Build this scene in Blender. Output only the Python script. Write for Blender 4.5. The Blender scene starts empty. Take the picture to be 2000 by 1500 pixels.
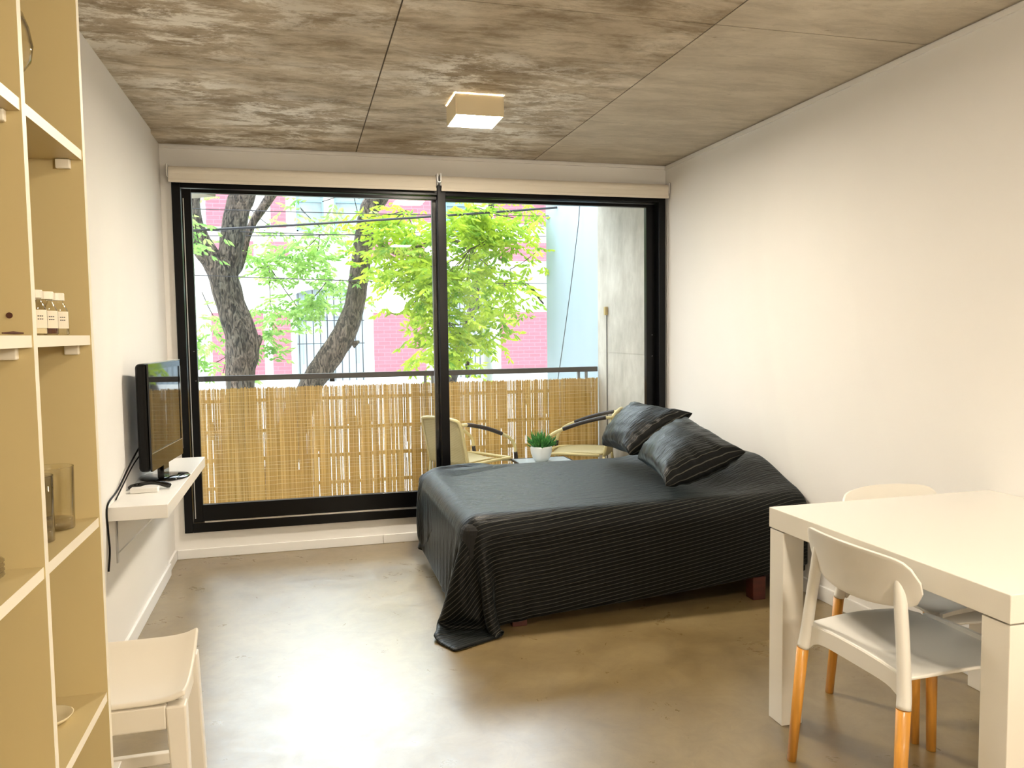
import bpy, bmesh, math, random
import numpy as np
from mathutils import Vector, Matrix

S = bpy.context.scene
C = S.collection
PI = math.pi
rnd = random.Random(7)

# ------------------------------------------------------------------ camera
cd = bpy.data.cameras.new('camera')
cam = bpy.data.objects.new('camera', cd)
C.objects.link(cam)
cd.sensor_fit = 'HORIZONTAL'
cd.sensor_width = 36.0
cd.lens = 1555.9 / 2000 * 36
cd.clip_start = 0.02
cd.clip_end = 200
R_ = Vector((0.96632, -0.25700, -0.01309))
U_ = Vector((0.02922, 0.05904, 0.99783))
F_ = Vector((0.25567, 0.96461, -0.06456))
cam.matrix_world = Matrix(((R_.x, U_.x, -F_.x, 0), (R_.y, U_.y, -F_.y, 0), (R_.z, U_.z, -F_.z, 1.37), (0, 0, 0, 1)))
S.camera = cam

# ------------------------------------------------------------------ light, exposure
S.view_settings.view_transform = 'Standard'
S.view_settings.look = 'None'
S.view_settings.gamma = 1
S.view_settings.exposure = 1.56
try:
    S.view_settings.use_curve_mapping = False
except Exception:
    pass
SKY = 2.15
LAMP = 140.0
LAMP_COL = (1.0, 0.89, 0.73)
w = bpy.data.worlds.new('sky')
S.world = w
w.use_nodes = True
wn = w.node_tree
bg = wn.nodes['Background']
tc = wn.nodes.new('ShaderNodeTexCoord')
sx = wn.nodes.new('ShaderNodeSeparateXYZ')
cr = wn.nodes.new('ShaderNodeValToRGB')
cr.color_ramp.elements[0].position = 0.45
cr.color_ramp.elements[0].color = (0.30, 0.30, 0.28, 1)
cr.color_ramp.elements[1].position = 0.60
cr.color_ramp.elements[1].color = (0.86, 0.94, 1.0, 1)
mr = wn.nodes.new('ShaderNodeMapRange')
mr.inputs['From Min'].default_value = -1
wn.links.new(tc.outputs['Generated'], sx.inputs[0])
wn.links.new(sx.outputs['Z'], mr.inputs['Value'])
wn.links.new(mr.outputs[0], cr.inputs[0])
# hazy bright part of the sky above the houses across the street
GLOW = 3.6
vm = wn.nodes.new('ShaderNodeVectorMath'); vm.operation = 'DOT_PRODUCT'
gd = Vector((-0.10, 0.86, 0.50)).normalized()
vm.inputs[1].default_value = gd
wn.links.new(tc.outputs['Generated'], vm.inputs[0])
gm = wn.nodes.new('ShaderNodeMapRange'); gm.interpolation_type = 'SMOOTHSTEP'
gm.inputs['From Min'].default_value = 0.84; gm.inputs['From Max'].default_value = 0.985
wn.links.new(vm.outputs['Value'], gm.inputs['Value'])
ga = wn.nodes.new('ShaderNodeVectorMath'); ga.operation = 'SCALE'
ga.inputs[0].default_value = (0.80 * GLOW / SKY, 0.92 * GLOW / SKY, 1.0 * GLOW / SKY)
wn.links.new(gm.outputs[0], ga.inputs['Scale'])
gs = wn.nodes.new('ShaderNodeVectorMath'); gs.operation = 'ADD'
wn.links.new(cr.outputs[0], gs.inputs[0]); wn.links.new(ga.outputs[0], gs.inputs[1])
wn.links.new(gs.outputs[0], bg.inputs['Color'])
bg.inputs['Strength'].default_value = SKY


# ------------------------------------------------------------------ materials
def mat(name, col, rough=0.5, metal=0.0, spec=0.5, trans=0.0, sheen=0.0, sheen_rough=0.4, coat=0.0, bump=None, var=None):
    """var=(scale, amount, (sx,sy,sz)); bump=(scale, strength, dist)"""
    m = bpy.data.materials.new(name)
    m.use_nodes = True
    nt = m.node_tree
    b = nt.nodes['Principled BSDF']
    b.inputs['Base Color'].default_value = (*col, 1)
    b.inputs['Roughness'].default_value = rough
    b.inputs['Metallic'].default_value = metal
    b.inputs['Specular IOR Level'].default_value = spec
    b.inputs['Sheen Weight'].default_value = sheen
    b.inputs['Sheen Roughness'].default_value = sheen_rough
    b.inputs['Coat Weight'].default_value = coat
    t = nt.nodes.new('ShaderNodeTexCoord')
    if var:
        mp = nt.nodes.new('ShaderNodeMapping')
        mp.inputs['Scale'].default_value = var[2]
        n = nt.nodes.new('ShaderNodeTexNoise')
        n.inputs['Scale'].default_value = var[0]
        n.inputs['Detail'].default_value = 5
        r = nt.nodes.new('ShaderNodeValToRGB')
        r.color_ramp.elements[0].position = 0.3
        r.color_ramp.elements[1].position = 0.7
        a = var[1]
        r.color_ramp.elements[0].color = (*[c * (1 - a) for c in col], 1)
        r.color_ramp.elements[1].color = (*[min(1, c * (1 + a)) for c in col], 1)
        nt.links.new(t.outputs['Object'], mp.inputs[0])
        nt.links.new(mp.outputs[0], n.inputs['Vector'])
        nt.links.new(n.outputs['Fac'], r.inputs[0])
        nt.links.new(r.outputs[0], b.inputs['Base Color'])
    if bump:
        n2 = nt.nodes.new('ShaderNodeTexNoise')
        n2.inputs['Scale'].default_value = bump[0]
        n2.inputs['Detail'].default_value = 4
        bp = nt.nodes.new('ShaderNodeBump')
        bp.inputs['Strength'].default_value = bump[1]
        bp.inputs['Distance'].default_value = bump[2]
        nt.links.new(t.outputs['Object'], n2.inputs['Vector'])
        nt.links.new(n2.outputs['Fac'], bp.inputs['Height'])
        nt.links.new(bp.outputs[0], b.inputs['Normal'])
    return m


def N(nt, typ, **kw):
    n = nt.nodes.new(typ)
    for k, v in kw.items():
        if k.startswith('i_'):
            n.inputs[k[2:].replace('_', ' ')].default_value = v
        else:
            setattr(n, k, v)
    return n


def ramp(nt, p0, c0, p1, c1):
    r = nt.nodes.new('ShaderNodeValToRGB')
    e = r.color_ramp.elements
    e[0].position = p0; e[1].position = p1
    e[0].color = (*c0, 1); e[1].color = (*c1, 1)
    return r


def mixc(nt, fac, a, b, mode='MIX'):
    m = nt.nodes.new('ShaderNodeMix')
    m.data_type = 'RGBA'; m.blend_type = mode
    L = nt.links
    if isinstance(fac, float): m.inputs[0].default_value = fac
    else: L.new(fac, m.inputs[0])
    for s, v in ((6, a), (7, b)):
        if isinstance(v, tuple): m.inputs[s].default_value = (*v, 1)
        else: L.new(v, m.inputs[s])
    return m.outputs[2]


def noise(nt, scale, vec, detail=5.0, rough=0.55, mscale=(1, 1, 1), loc=(0, 0, 0), dist=0.0):
    mp = nt.nodes.new('ShaderNodeMapping')
    mp.inputs['Scale'].default_value = mscale
    mp.inputs['Location'].default_value = loc
    nt.links.new(vec, mp.inputs[0])
    n = nt.nodes.new('ShaderNodeTexNoise')
    n.inputs['Scale'].default_value = scale
    n.inputs['Detail'].default_value = detail
    n.inputs['Roughness'].default_value = rough
    n.inputs['Distortion'].default_value = dist
    nt.links.new(mp.outputs[0], n.inputs['Vector'])
    return n.outputs['Fac']


def glass_mat(name, tint=(1, 1, 1), ior=1.45, rough=0.0, diffuse=0.0, dcol=(1, 1, 1), edge=None):
    m = bpy.data.materials.new(name)
    m.use_nodes = True
    nt = m.node_tree
    nt.nodes.clear()
    out = nt.nodes.new('ShaderNodeOutputMaterial')
    tr = N(nt, 'ShaderNodeBsdfTransparent'); tr.inputs[0].default_value = (*tint, 1)
    if edge: 
        l0 = N(nt, 'ShaderNodeLayerWeight'); l0.inputs['Blend'].default_value = 0.5
        r0 = ramp(nt, 0.55, tint, 0.97, edge); nt.links.new(l0.outputs['Facing'], r0.inputs[0]); nt.links.new(r0.outputs[0], tr.inputs[0])
    gl = N(nt, 'ShaderNodeBsdfGlossy'); gl.inputs['Roughness'].default_value = rough
    lw = N(nt, 'ShaderNodeLayerWeight'); lw.inputs['Blend'].default_value = 0.5
    pw = N(nt, 'ShaderNodeMath', operation='POWER'); pw.inputs[1].default_value = 4.0
    nt.links.new(lw.outputs['Facing'], pw.inputs[0])
    fr = N(nt, 'ShaderNodeMapRange'); fr.inputs['To Min'].default_value = ((ior - 1) / (ior + 1)) ** 2; fr.inputs['To Max'].default_value = 0.85
    nt.links.new(pw.outputs[0], fr.inputs['Value'])
    mx = N(nt, 'ShaderNodeMixShader')
    nt.links.new(fr.outputs[0], mx.inputs[0])
    nt.links.new(tr.outputs[0], mx.inputs[1]); nt.links.new(gl.outputs[0], mx.inputs[2])
    last = mx
    if diffuse:
        df = N(nt, 'ShaderNodeBsdfDiffuse'); df.inputs[0].default_value = (*dcol, 1)
        m2 = N(nt, 'ShaderNodeMixShader'); m2.inputs[0].default_value = diffuse
        nt.links.new(mx.outputs[0], m2.inputs[1]); nt.links.new(df.outputs[0], m2.inputs[2])
        last = m2
    nt.links.new(last.outputs[0], out.inputs[0])
    return m


def translucent_mat(name, c0, c1, scale, mscale=(1, 1, 1), tl=0.4, loc=(0, 0, 0), rough=0.6, detail=2.0, p0=0.35, p1=0.65):
    m = bpy.data.materials.new(name)
    m.use_nodes = True
    nt = m.node_tree
    b = nt.nodes['Principled BSDF']
    out = nt.nodes['Material Output']
    t = nt.nodes.new('ShaderNodeTexCoord')
    f = noise(nt, scale, t.outputs['Object'], detail, 0.5, mscale, loc)
    r = ramp(nt, p0, c0, p1, c1)
    nt.links.new(f, r.inputs[0])
    nt.links.new(r.outputs[0], b.inputs['Base Color'])
    b.inputs['Roughness'].default_value = rough
    tr = N(nt, 'ShaderNodeBsdfTranslucent')
    nt.links.new(r.outputs[0], tr.inputs[0])
    mx = N(nt, 'ShaderNodeMixShader'); mx.inputs[0].default_value = tl
    nt.links.new(b.outputs[0], mx.inputs[1]); nt.links.new(tr.outputs[0], mx.inputs[2])
    nt.links.new(mx.outputs[0], out.inputs[0])
    return m


M = {}
M['wall'] = mat('white plaster', (0.80, 0.78, 0.75), 0.7, spec=0.3, bump=(60, 0.04, 0.002), var=(0.9, 0.02, (1, 1, 1)))
M['skirt'] = mat('white skirting paint', (0.80, 0.79, 0.77), 0.45, bump=(30, 0.03, 0.002))
M['shelf'] = mat('cream melamine', (0.60, 0.485, 0.25), 0.35, bump=(200, 0.02, 0.0005))  # cream, with yellow bounce light inside the compartments put into the colour
M['edge'] = mat('shelf front lit tone', (0.86, 0.80, 0.66), 0.4)  # paler copy of the board colour, stands in for light on the fronts
M['housing'] = mat('ivory lamp housing', (0.74, 0.63, 0.42), 0.5)
M['wshelf'] = mat('white lacquered board', (0.82, 0.80, 0.76), 0.3)
M['table'] = mat('gloss white lacquer', (0.83, 0.79, 0.70), 0.12, coat=0.6)
M['plastic'] = mat('white moulded plastic', (0.82, 0.79, 0.72), 0.32)
M['stool'] = mat('off white painted metal', (0.80, 0.75, 0.66), 0.35)
M['wood'] = mat('golden beech', (0.66, 0.30, 0.045), 0.4, coat=0.2, var=(14, 0.16, (6, 6, 0.4)))
M['redwood'] = mat('reddish bed wood', (0.07, 0.013, 0.007), 0.5, var=(10, 0.2, (1, 6, 6)))
M['black'] = mat('black anodised aluminium', (0.0015, 0.0015, 0.002), 0.28, spec=0.22)
M['gblack'] = mat('piano black plastic', (0.002, 0.002, 0.002), 0.06, spec=0.5)
M['mblack'] = mat('matt black plastic', (0.002, 0.002, 0.002), 0.35, spec=0.2)
M['screen'] = mat('dark glossy screen', (0.006, 0.006, 0.007), 0.03, spec=1.0)
M['silver'] = mat('brushed silver', (0.6, 0.6, 0.6), 0.3, metal=1.0)
M['blind'] = mat('cream blind fabric', (0.74, 0.68, 0.58), 0.8, bump=(400, 0.1, 0.0005))
M['rail'] = mat('dark bronze railing paint', (0.035, 0.03, 0.03), 0.5)
M['tan'] = mat('tan painted bar', (0.42, 0.30, 0.12), 0.6)
M['railgrey'] = mat('grey galvanised post', (0.25, 0.27, 0.29), 0.5)
M['ceramic'] = mat('white glazed ceramic', (0.82, 0.82, 0.80), 0.3, bump=(8, 0.06, 0.004))
M['soil'] = mat('potting soil', (0.05, 0.035, 0.02), 0.9)
M['weave'] = None
M['cane'] = mat('cream yellow cane tube', (0.72, 0.60, 0.30), 0.5, bump=(300, 0.5, 0.002))
M['wrap'] = mat('dark brown wrapped rattan', (0.03, 0.02, 0.018), 0.5, bump=(300, 0.5, 0.002))
M['mattress'] = mat('black mattress cloth', (0.01, 0.01, 0.01), 0.9)
M['paper'] = mat('paper label', (0.8, 0.74, 0.6), 0.7)
M['cap'] = mat('white cap', (0.85, 0.8, 0.68), 0.4)
M['brown'] = mat('dark brown seeds', (0.09, 0.03, 0.015), 0.8)
M['cream'] = mat('cream powder', (0.75, 0.65, 0.42), 0.8)
M['glass'] = glass_mat('clear glass pane', (0.98, 0.99, 0.99))
M['gware'] = glass_mat('clear glassware', (0.985, 0.98, 0.95), 1.5, 0.02, edge=(0.35, 0.29, 0.14))
M['gthick'] = glass_mat('thick glass base', (0.75, 0.70, 0.55), 1.6, 0.05, 0.15, (0.7, 0.6, 0.4))
M['gtable'] = glass_mat('grey table glass', (0.6, 0.66, 0.68), 1.6, 0.03, 0.55, (0.60, 0.67, 0.70))
M['bark'] = None
M['facade_white'] = mat('white render', (0.80, 0.80, 0.78), 0.8, var=(0.6, 0.05, (1, 1, 1)))
M['facade_grey'] = mat('pale door paint', (0.52, 0.60, 0.66), 0.6)
M['blue_frame'] = mat('blue window paint', (0.22, 0.40, 0.55), 0.5)
M['dark_glass'] = mat('old window glass', (0.22, 0.30, 0.30), 0.08, spec=0.8, var=(1.2, 0.5, (1, 1, 1)))
M['grille'] = mat('dark iron grille', (0.03, 0.04, 0.05), 0.5)
M['bluewall'] = mat('pale blue render', (0.36, 0.45, 0.52), 0.85, var=(0.8, 0.04, (3, 3, 0.4)))
M['street'] = mat('grey paving', (0.42, 0.42, 0.40), 0.85, var=(2, 0.15, (1, 1, 1)))
M['pole'] = mat('pale grey pole', (0.50, 0.52, 0.48), 0.6)
M['cable'] = mat('dark cable', (0.03, 0.03, 0.035), 0.6)
M['beige'] = mat('beige metal box', (0.62, 0.54, 0.42), 0.5)
M['brass'] = mat('ochre socket', (0.45, 0.33, 0.12), 0.4)

# woven rattan
m = mat('woven rattan', (0.78, 0.66, 0.36), 0.6)
nt = m.node_tree; b = nt.nodes['Principled BSDF']; t = nt.nodes.new('ShaderNodeTexCoord')
w1 = N(nt, 'ShaderNodeTexWave', i_Scale=26.0); w1.bands_direction = 'Y'
w2 = N(nt, 'ShaderNodeTexWave', i_Scale=26.0); w2.bands_direction = 'X'
nt.links.new(t.outputs['UV'], w1.inputs[0]); nt.links.new(t.outputs['UV'], w2.inputs[0])
mm = N(nt, 'ShaderNodeMath', operation='MULTIPLY')
nt.links.new(w1.outputs['Fac'], mm.inputs[0]); nt.links.new(w2.outputs['Fac'], mm.inputs[1])
r = ramp(nt, 0.0, (0.40, 0.30, 0.12), 0.35, (0.82, 0.72, 0.42))
nt.links.new(mm.outputs[0], r.inputs[0]); nt.links.new(r.outputs[0], b.inputs['Base Color'])
bp = N(nt, 'ShaderNodeBump', i_Strength=0.6, i_Distance=0.004)
nt.links.new(mm.outputs[0], bp.inputs['Height']); nt.links.new(bp.outputs[0], b.inputs['Normal'])
M['weave'] = m

# bark
m = mat('furrowed bark', (0.15, 0.13, 0.11), 0.9)
nt = m.node_tree; b = nt.nodes['Principled BSDF']; t = nt.nodes.new('ShaderNodeTexCoord')
f = noise(nt, 34.0, t.outputs['Object'], 3, 0.55, (1, 1, 0.30), dist=1.2)
r = ramp(nt, 0.40, (0.014, 0.012, 0.011), 0.62, (0.15, 0.128, 0.105))
nt.links.new(f, r.inputs[0])
f2 = noise(nt, 2.0, t.outputs['Object'], 3)
r2 = ramp(nt, 0.4, (0.75, 0.8, 0.75), 0.6, (1.1, 1.0, 0.95)); nt.links.new(f2, r2.inputs[0])
nt.links.new(mixc(nt, 1.0, r.outputs[0], r2.outputs[0], 'MULTIPLY'), b.inputs['Base Color'])
bp = N(nt, 'ShaderNodeBump', i_Strength=1.0, i_Distance=0.03)
nt.links.new(f, bp.inputs['Height']); nt.links.new(bp.outputs[0], b.inputs['Normal'])
M['bark'] = m

# pink brick
m = mat('pink painted brick', (0.45, 0.15, 0.19), 0.85)
nt = m.node_tree; b = nt.nodes['Principled BSDF']; t = nt.nodes.new('ShaderNodeTexCoord')
mp = N(nt, 'ShaderNodeMapping'); mp.inputs['Rotation'].default_value = (PI / 2, 0, 0)
nt.links.new(t.outputs['Object'], mp.inputs[0])
br = N(nt, 'ShaderNodeTexBrick', i_Scale=1.0)
br.inputs['Brick Width'].default_value = 0.24; br.inputs['Row Height'].default_value = 0.075
br.inputs['Mortar Size'].default_value = 0.006
br.inputs['Color1'].default_value = (0.47, 0.155, 0.20, 1); br.inputs['Color2'].default_value = (0.43, 0.135, 0.175, 1)
br.inputs['Mortar'].default_value = (0.52, 0.22, 0.26, 1)
nt.links.new(mp.outputs[0], br.inputs[0]); nt.links.new(br.outputs['Color'], b.inputs['Base Color'])
M['pink'] = m

# reeds
M['reed'] = translucent_mat('dry reed', (0.62, 0.41, 0.12), (0.96, 0.77, 0.36), 95.0, (1, 1, 0.012), tl=0.42, detail=1.0, p0=0.3, p1=0.7)
M['thread'] = mat('pale binding thread', (0.92, 0.80, 0.50), 0.6)
M['leaf'] = translucent_mat('lime green leaf', (0.17, 0.38, 0.05), (0.62, 0.74, 0.08), 5.0, tl=0.5, p0=0.3, p1=0.62)
M['leaf2'] = translucent_mat('fresh green leaf', (0.16, 0.36, 0.09), (0.52, 0.74, 0.24), 5.0, tl=0.5, p0=0.3, p1=0.62)
M['leafdark'] = translucent_mat('succulent green', (0.02, 0.14, 0.02), (0.10, 0.36, 0.06), 40.0, tl=0.15)

# striped black bedding
m = mat('striped black bedding', (0.010, 0.012, 0.012), 0.55)
nt = m.node_tree; b = nt.nodes['Principled BSDF']; t = nt.nodes.new('ShaderNodeTexCoord')
sp = N(nt, 'ShaderNodeSeparateXYZ'); nt.links.new(t.outputs['UV'], sp.inputs[0])
m1 = N(nt, 'ShaderNodeMath', operation='MULTIPLY'); m1.inputs[1].default_value = 1 / 0.0180
nt.links.new(sp.outputs['Y'], m1.inputs[0])
m2 = N(nt, 'ShaderNodeMath', operation='FRACT'); nt.links.new(m1.outputs[0], m2.inputs[0])
m3 = N(nt, 'ShaderNodeMath', operation='LESS_THAN'); m3.inputs[1].default_value = 0.13
nt.links.new(m2.outputs[0], m3.inputs[0])
nt.links.new(mixc(nt, m3.outputs[0], (0.0015, 0.0020, 0.0020), (0.060, 0.058, 0.048)), b.inputs['Base Color'])
b.inputs['Roughness'].default_value = 0.44
b.inputs['Specular IOR Level'].default_value = 0.17
b.inputs['Sheen Weight'].default_value = 0.10
b.inputs['Sheen Roughness'].default_value = 0.35
b.inputs['Sheen Tint'].default_value = (0.65, 0.85, 0.95, 1)
f = noise(nt, 9.0, t.outputs['UV'], 4, 0.6, (0.8, 3.0, 1), dist=0.8)
f3 = noise(nt, 30.0, t.outputs['UV'], 3, 0.6, (1.0, 2.0, 1))
bp = N(nt, 'ShaderNodeBump', i_Strength=0.35, i_Distance=0.02)
bp2 = N(nt, 'ShaderNodeBump', i_Strength=0.35, i_Distance=0.004)
nt.links.new(f, bp.inputs['Height']); nt.links.new(f3, bp2.inputs['Height'])
nt.links.new(bp.outputs[0], bp2.inputs['Normal']); nt.links.new(bp2.outputs[0], b.inputs['Normal'])
M['duvet'] = m

# concrete ceiling
m = mat('board marked concrete', (0.3, 0.25, 0.18), 0.75, spec=0.3)
nt = m.node_tree; b = nt.nodes['Principled BSDF']; t = nt.nodes.new('ShaderNodeTexCoord'); o = t.outputs['Object']
f = noise(nt, 1.7, o, 9, 0.68, (0.8, 1.3, 1), dist=0.3)
r = ramp(nt, 0.36, (0.35, 0.285, 0.20), 0.66, (0.64, 0.57, 0.46)); nt.links.new(f, r.inputs[0])
f = noise(nt, 4.0, o, 9, 0.78, (0.6, 2.0, 1), (3, 1, 0), dist=0.35)
r2 = ramp(nt, 0.38, (0.58, 0.53, 0.45), 0.56, (1.14, 1.14, 1.14)); nt.links.new(f, r2.inputs[0])
c = mixc(nt, 1.0, r.outputs[0], r2.outputs[0], 'MULTIPLY')
# white lime bloom: patchy, strongest over the middle of the slab
f = noise(nt, 3.6, o, 12, 0.80, (0.9, 1.7, 1), (7, 2, 0), dist=0.3)
msk = noise(nt, 0.75, o, 2, 0.5, (1, 1, 1), (1.35, 0.2, 0))
ra = ramp(nt, 0.475, (0, 0, 0), 0.56, (1, 1, 1)); nt.links.new(f, ra.inputs[0])
rb = ramp(nt, 0.40, (0, 0, 0), 0.52, (1, 1, 1)); nt.links.new(msk, rb.inputs[0])
# the bloom lies on the slab left of the second board joint
sx_ = N(nt, 'ShaderNodeSeparateXYZ'); nt.links.new(o, sx_.inputs[0])
lx = N(nt, 'ShaderNodeMapRange'); lx.inputs['From Min'].default_value = 0.72; lx.inputs['From Max'].default_value = 0.35
nt.links.new(sx_.outputs['X'], lx.inputs['Value'])
mu = N(nt, 'ShaderNodeMath', operation='MULTIPLY'); nt.links.new(ra.outputs[0], mu.inputs[0]); nt.links.new(rb.outputs[0], mu.inputs[1])
mu2 = N(nt, 'ShaderNodeMath', operation='MULTIPLY'); nt.links.new(mu.outputs[0], mu2.inputs[0]); nt.links.new(lx.outputs[0], mu2.inputs[1])
mu3 = N(nt, 'ShaderNodeMath', operation='MULTIPLY'); mu3.inputs[1].default_value = 0.95; nt.links.new(mu2.outputs[0], mu3.inputs[0])
c = mixc(nt, mu3.outputs[0], c, (0.90, 0.87, 0.80))
# the right hand board left a paler, smoother face
px = N(nt, 'ShaderNodeMath', operation='GREATER_THAN'); px.inputs[1].default_value = 0.672; nt.links.new(sx_.outputs['X'], px.inputs[0])
px2 = N(nt, 'ShaderNodeMath', operation='MULTIPLY'); px2.inputs[1].default_value = 0.55; nt.links.new(px.outputs[0], px2.inputs[0])
c = mixc(nt, px2.outputs[0], c, (0.60, 0.545, 0.45))
f = noise(nt, 22.0, o, 4, 0.7, (0.7, 1.5, 1))
r4 = ramp(nt, 0.28, (0.70, 0.68, 0.64), 0.37, (1, 1, 1)); nt.links.new(f, r4.inputs[0])
c = mixc(nt, 1.0, c, r4.outputs[0], 'MULTIPLY')
nt.links.new(c, b.inputs['Base Color'])
f = noise(nt, 6.0, o, 8, 0.7, (0.4, 3, 1))
bp = N(nt, 'ShaderNodeBump', i_Strength=0.5, i_Distance=0.01); nt.links.new(f, bp.inputs['Height']); nt.links.new(bp.outputs[0], b.inputs['Normal'])
M['ceiling'] = m

# polished concrete floor
m = mat('polished concrete', (0.3, 0.26, 0.18), 0.3)
nt = m.node_tree; b = nt.nodes['Principled BSDF']; t = nt.nodes.new('ShaderNodeTexCoord'); o = t.outputs['Object']
f = noise(nt, 1.3, o, 6, 0.6, (1, 1, 1), dist=0.5)
r = ramp(nt, 0.35, (0.165, 0.112, 0.042), 0.65, (0.25, 0.185, 0.085)); nt.links.new(f, r.inputs[0])
f = noise(nt, 7.0, o, 8, 0.75, (1, 1, 1), (3, 3, 0), dist=1.0)
r2 = ramp(nt, 0.36, (0.84, 0.82, 0.79), 0.58, (1.05, 1.05, 1.05)); nt.links.new(f, r2.inputs[0])
c = mixc(nt, 1.0, r.outputs[0], r2.outputs[0], 'MULTIPLY')
f = noise(nt, 38.0, o, 3, 0.6, (1, 1, 1), (9, 3, 0))
r3 = ramp(nt, 0.70, (1, 1, 1), 0.80, (0.86, 0.84, 0.82)); nt.links.new(f, r3.inputs[0])
c = mixc(nt, 1.0, c, r3.outputs[0], 'MULTIPLY')
nt.links.new(c, b.inputs['Base Color'])
f = noise(nt, 5.0, o, 8, 0.75, (1, 1, 1), (5, 8, 0), dist=0.8)
r = N(nt, 'ShaderNodeMapRange'); r.inputs['From Min'].default_value = 0.3; r.inputs['From Max'].default_value = 0.7
r.inputs['To Min'].default_value = 0.24; r.inputs['To Max'].default_value = 0.42
nt.links.new(f, r.inputs['Value']); nt.links.new(r.outputs[0], b.inputs['Roughness'])
b.inputs['Specular IOR Level'].default_value = 0.8; b.inputs['Coat Weight'].default_value = 0.6; b.inputs['Coat Roughness'].default_value = 0.30; b.inputs['Coat IOR'].default_value = 1.6
bp = N(nt, 'ShaderNodeBump', i_Strength=0.15, i_Distance=0.004); nt.links.new(f, bp.inputs['Height']); nt.links.new(bp.outputs[0], b.inputs['Normal'])
M['floor'] = m

# raw concrete of the balcony wall
m = mat('raw grey concrete', (0.4, 0.39, 0.36), 0.85)
nt = m.node_tree; b = nt.nodes['Principled BSDF']; t = nt.nodes.new('ShaderNodeTexCoord'); o = t.outputs['Object']
f = noise(nt, 4.0, o, 9, 0.75, (1, 1.5, 0.6))
r = ramp(nt, 0.3, (0.42, 0.385, 0.33), 0.68, (0.62, 0.585, 0.52)); nt.links.new(f, r.inputs[0])
f = noise(nt, 2.0, o, 6, 0.6)
r2 = ramp(nt, 0.35, (0.8, 0.8, 0.78), 0.6, (1.1, 1.1, 1.1)); nt.links.new(f, r2.inputs[0])
nt.links.new(mixc(nt, 1.0, r.outputs[0], r2.outputs[0], 'MULTIPLY'), b.inputs['Base Color'])
M['concrete'] = m


# ------------------------------------------------------------------ mesh helpers
def rootloc(o):
    v = Vector((0, 0, 0))
    while o is not None:
        v += o.location
        o = o.parent
    return v


def obj(name, bm, m, parent=None, smooth=False, bevel=0.0, local=False, sub=0, seg=2):
    me = bpy.data.meshes.new(name)
    bmesh.ops.recalc_face_normals(bm, faces=bm.faces[:])
    if parent is not None:
        if not local:
            bmesh.ops.translate(bm, verts=bm.verts[:], vec=-rootloc(parent))
        loc = Vector((0, 0, 0))
    else:
        xs = [v.co.x for v in bm.verts]; ys = [v.co.y for v in bm.verts]; zs = [v.co.z for v in bm.verts]
        loc = Vector(((min(xs) + max(xs)) / 2, (min(ys) + max(ys)) / 2, min(zs)))
        bmesh.ops.translate(bm, verts=bm.verts[:], vec=-loc)
    bm.to_mesh(me); bm.free()
    o = bpy.data.objects.new(name, me)
    C.objects.link(o)
    o.location = loc
    if parent is not None: o.parent = parent
    if m is not None: me.materials.append(m)
    if smooth:
        for p in me.polygons: p.use_smooth = True
    if bevel:
        md = o.modifiers.new('bevel', 'BEVEL'); md.width = bevel; md.segments = seg; md.limit_method = 'ANGLE'
        md.angle_limit = math.radians(40)
    if sub:
        md = o.modifiers.new('sub', 'SUBSURF'); md.levels = sub; md.render_levels = sub
    return o


def box(bm, x0, x1, y0, y1, z0, z1):
    v = [bm.verts.new(p) for p in ((x0, y0, z0), (x1, y0, z0), (x1, y1, z0), (x0, y1, z0), (x0, y0, z1), (x1, y0, z1), (x1, y1, z1), (x0, y1, z1))]
    for f in ((0, 3, 2, 1), (4, 5, 6, 7), (0, 1, 5, 4), (1, 2, 6, 5), (2, 3, 7, 6), (3, 0, 4, 7)):
        bm.faces.new([v[i] for i in f])
    return v


def boxes(*bs):
    bm = bmesh.new()
    for q in bs: box(bm, *q)
    return bm


def frames(pts):
    P = [Vector(p) for p in pts]
    out = []
    up = None
    for i, p in enumerate(P):
        d = (P[min(i + 1, len(P) - 1)] - P[max(i - 1, 0)]).normalized()
        if up is None:
            a = Vector((0, 0, 1)) if abs(d.z) < 0.9 else Vector((1, 0, 0))
            up = (a - d * a.dot(d)).normalized()
        else:
            up = (up - d * up.dot(d)).normalized()
        out.append((p, up.copy(), d.cross(up)))
    return out


def tube(bm, pts, r, seg=10, cap=True, flat=1.0):
    rs = r if isinstance(r, (list, tuple)) else [r] * len(pts)
    rings = []
    for (p, u, s), rr in zip(frames(pts), rs):
        rings.append([bm.verts.new(p + u * math.cos(2 * PI * k / seg) * rr * flat + s * math.sin(2 * PI * k / seg) * rr) for k in range(seg)])
    for a, b_ in zip(rings[:-1], rings[1:]):
        for k in range(seg):
            bm.faces.new((a[k], a[(k + 1) % seg], b_[(k + 1) % seg], b_[k]))
    if cap:
        bm.faces.new(rings[0][::-1]); bm.faces.new(rings[-1])
    return bm


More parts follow.
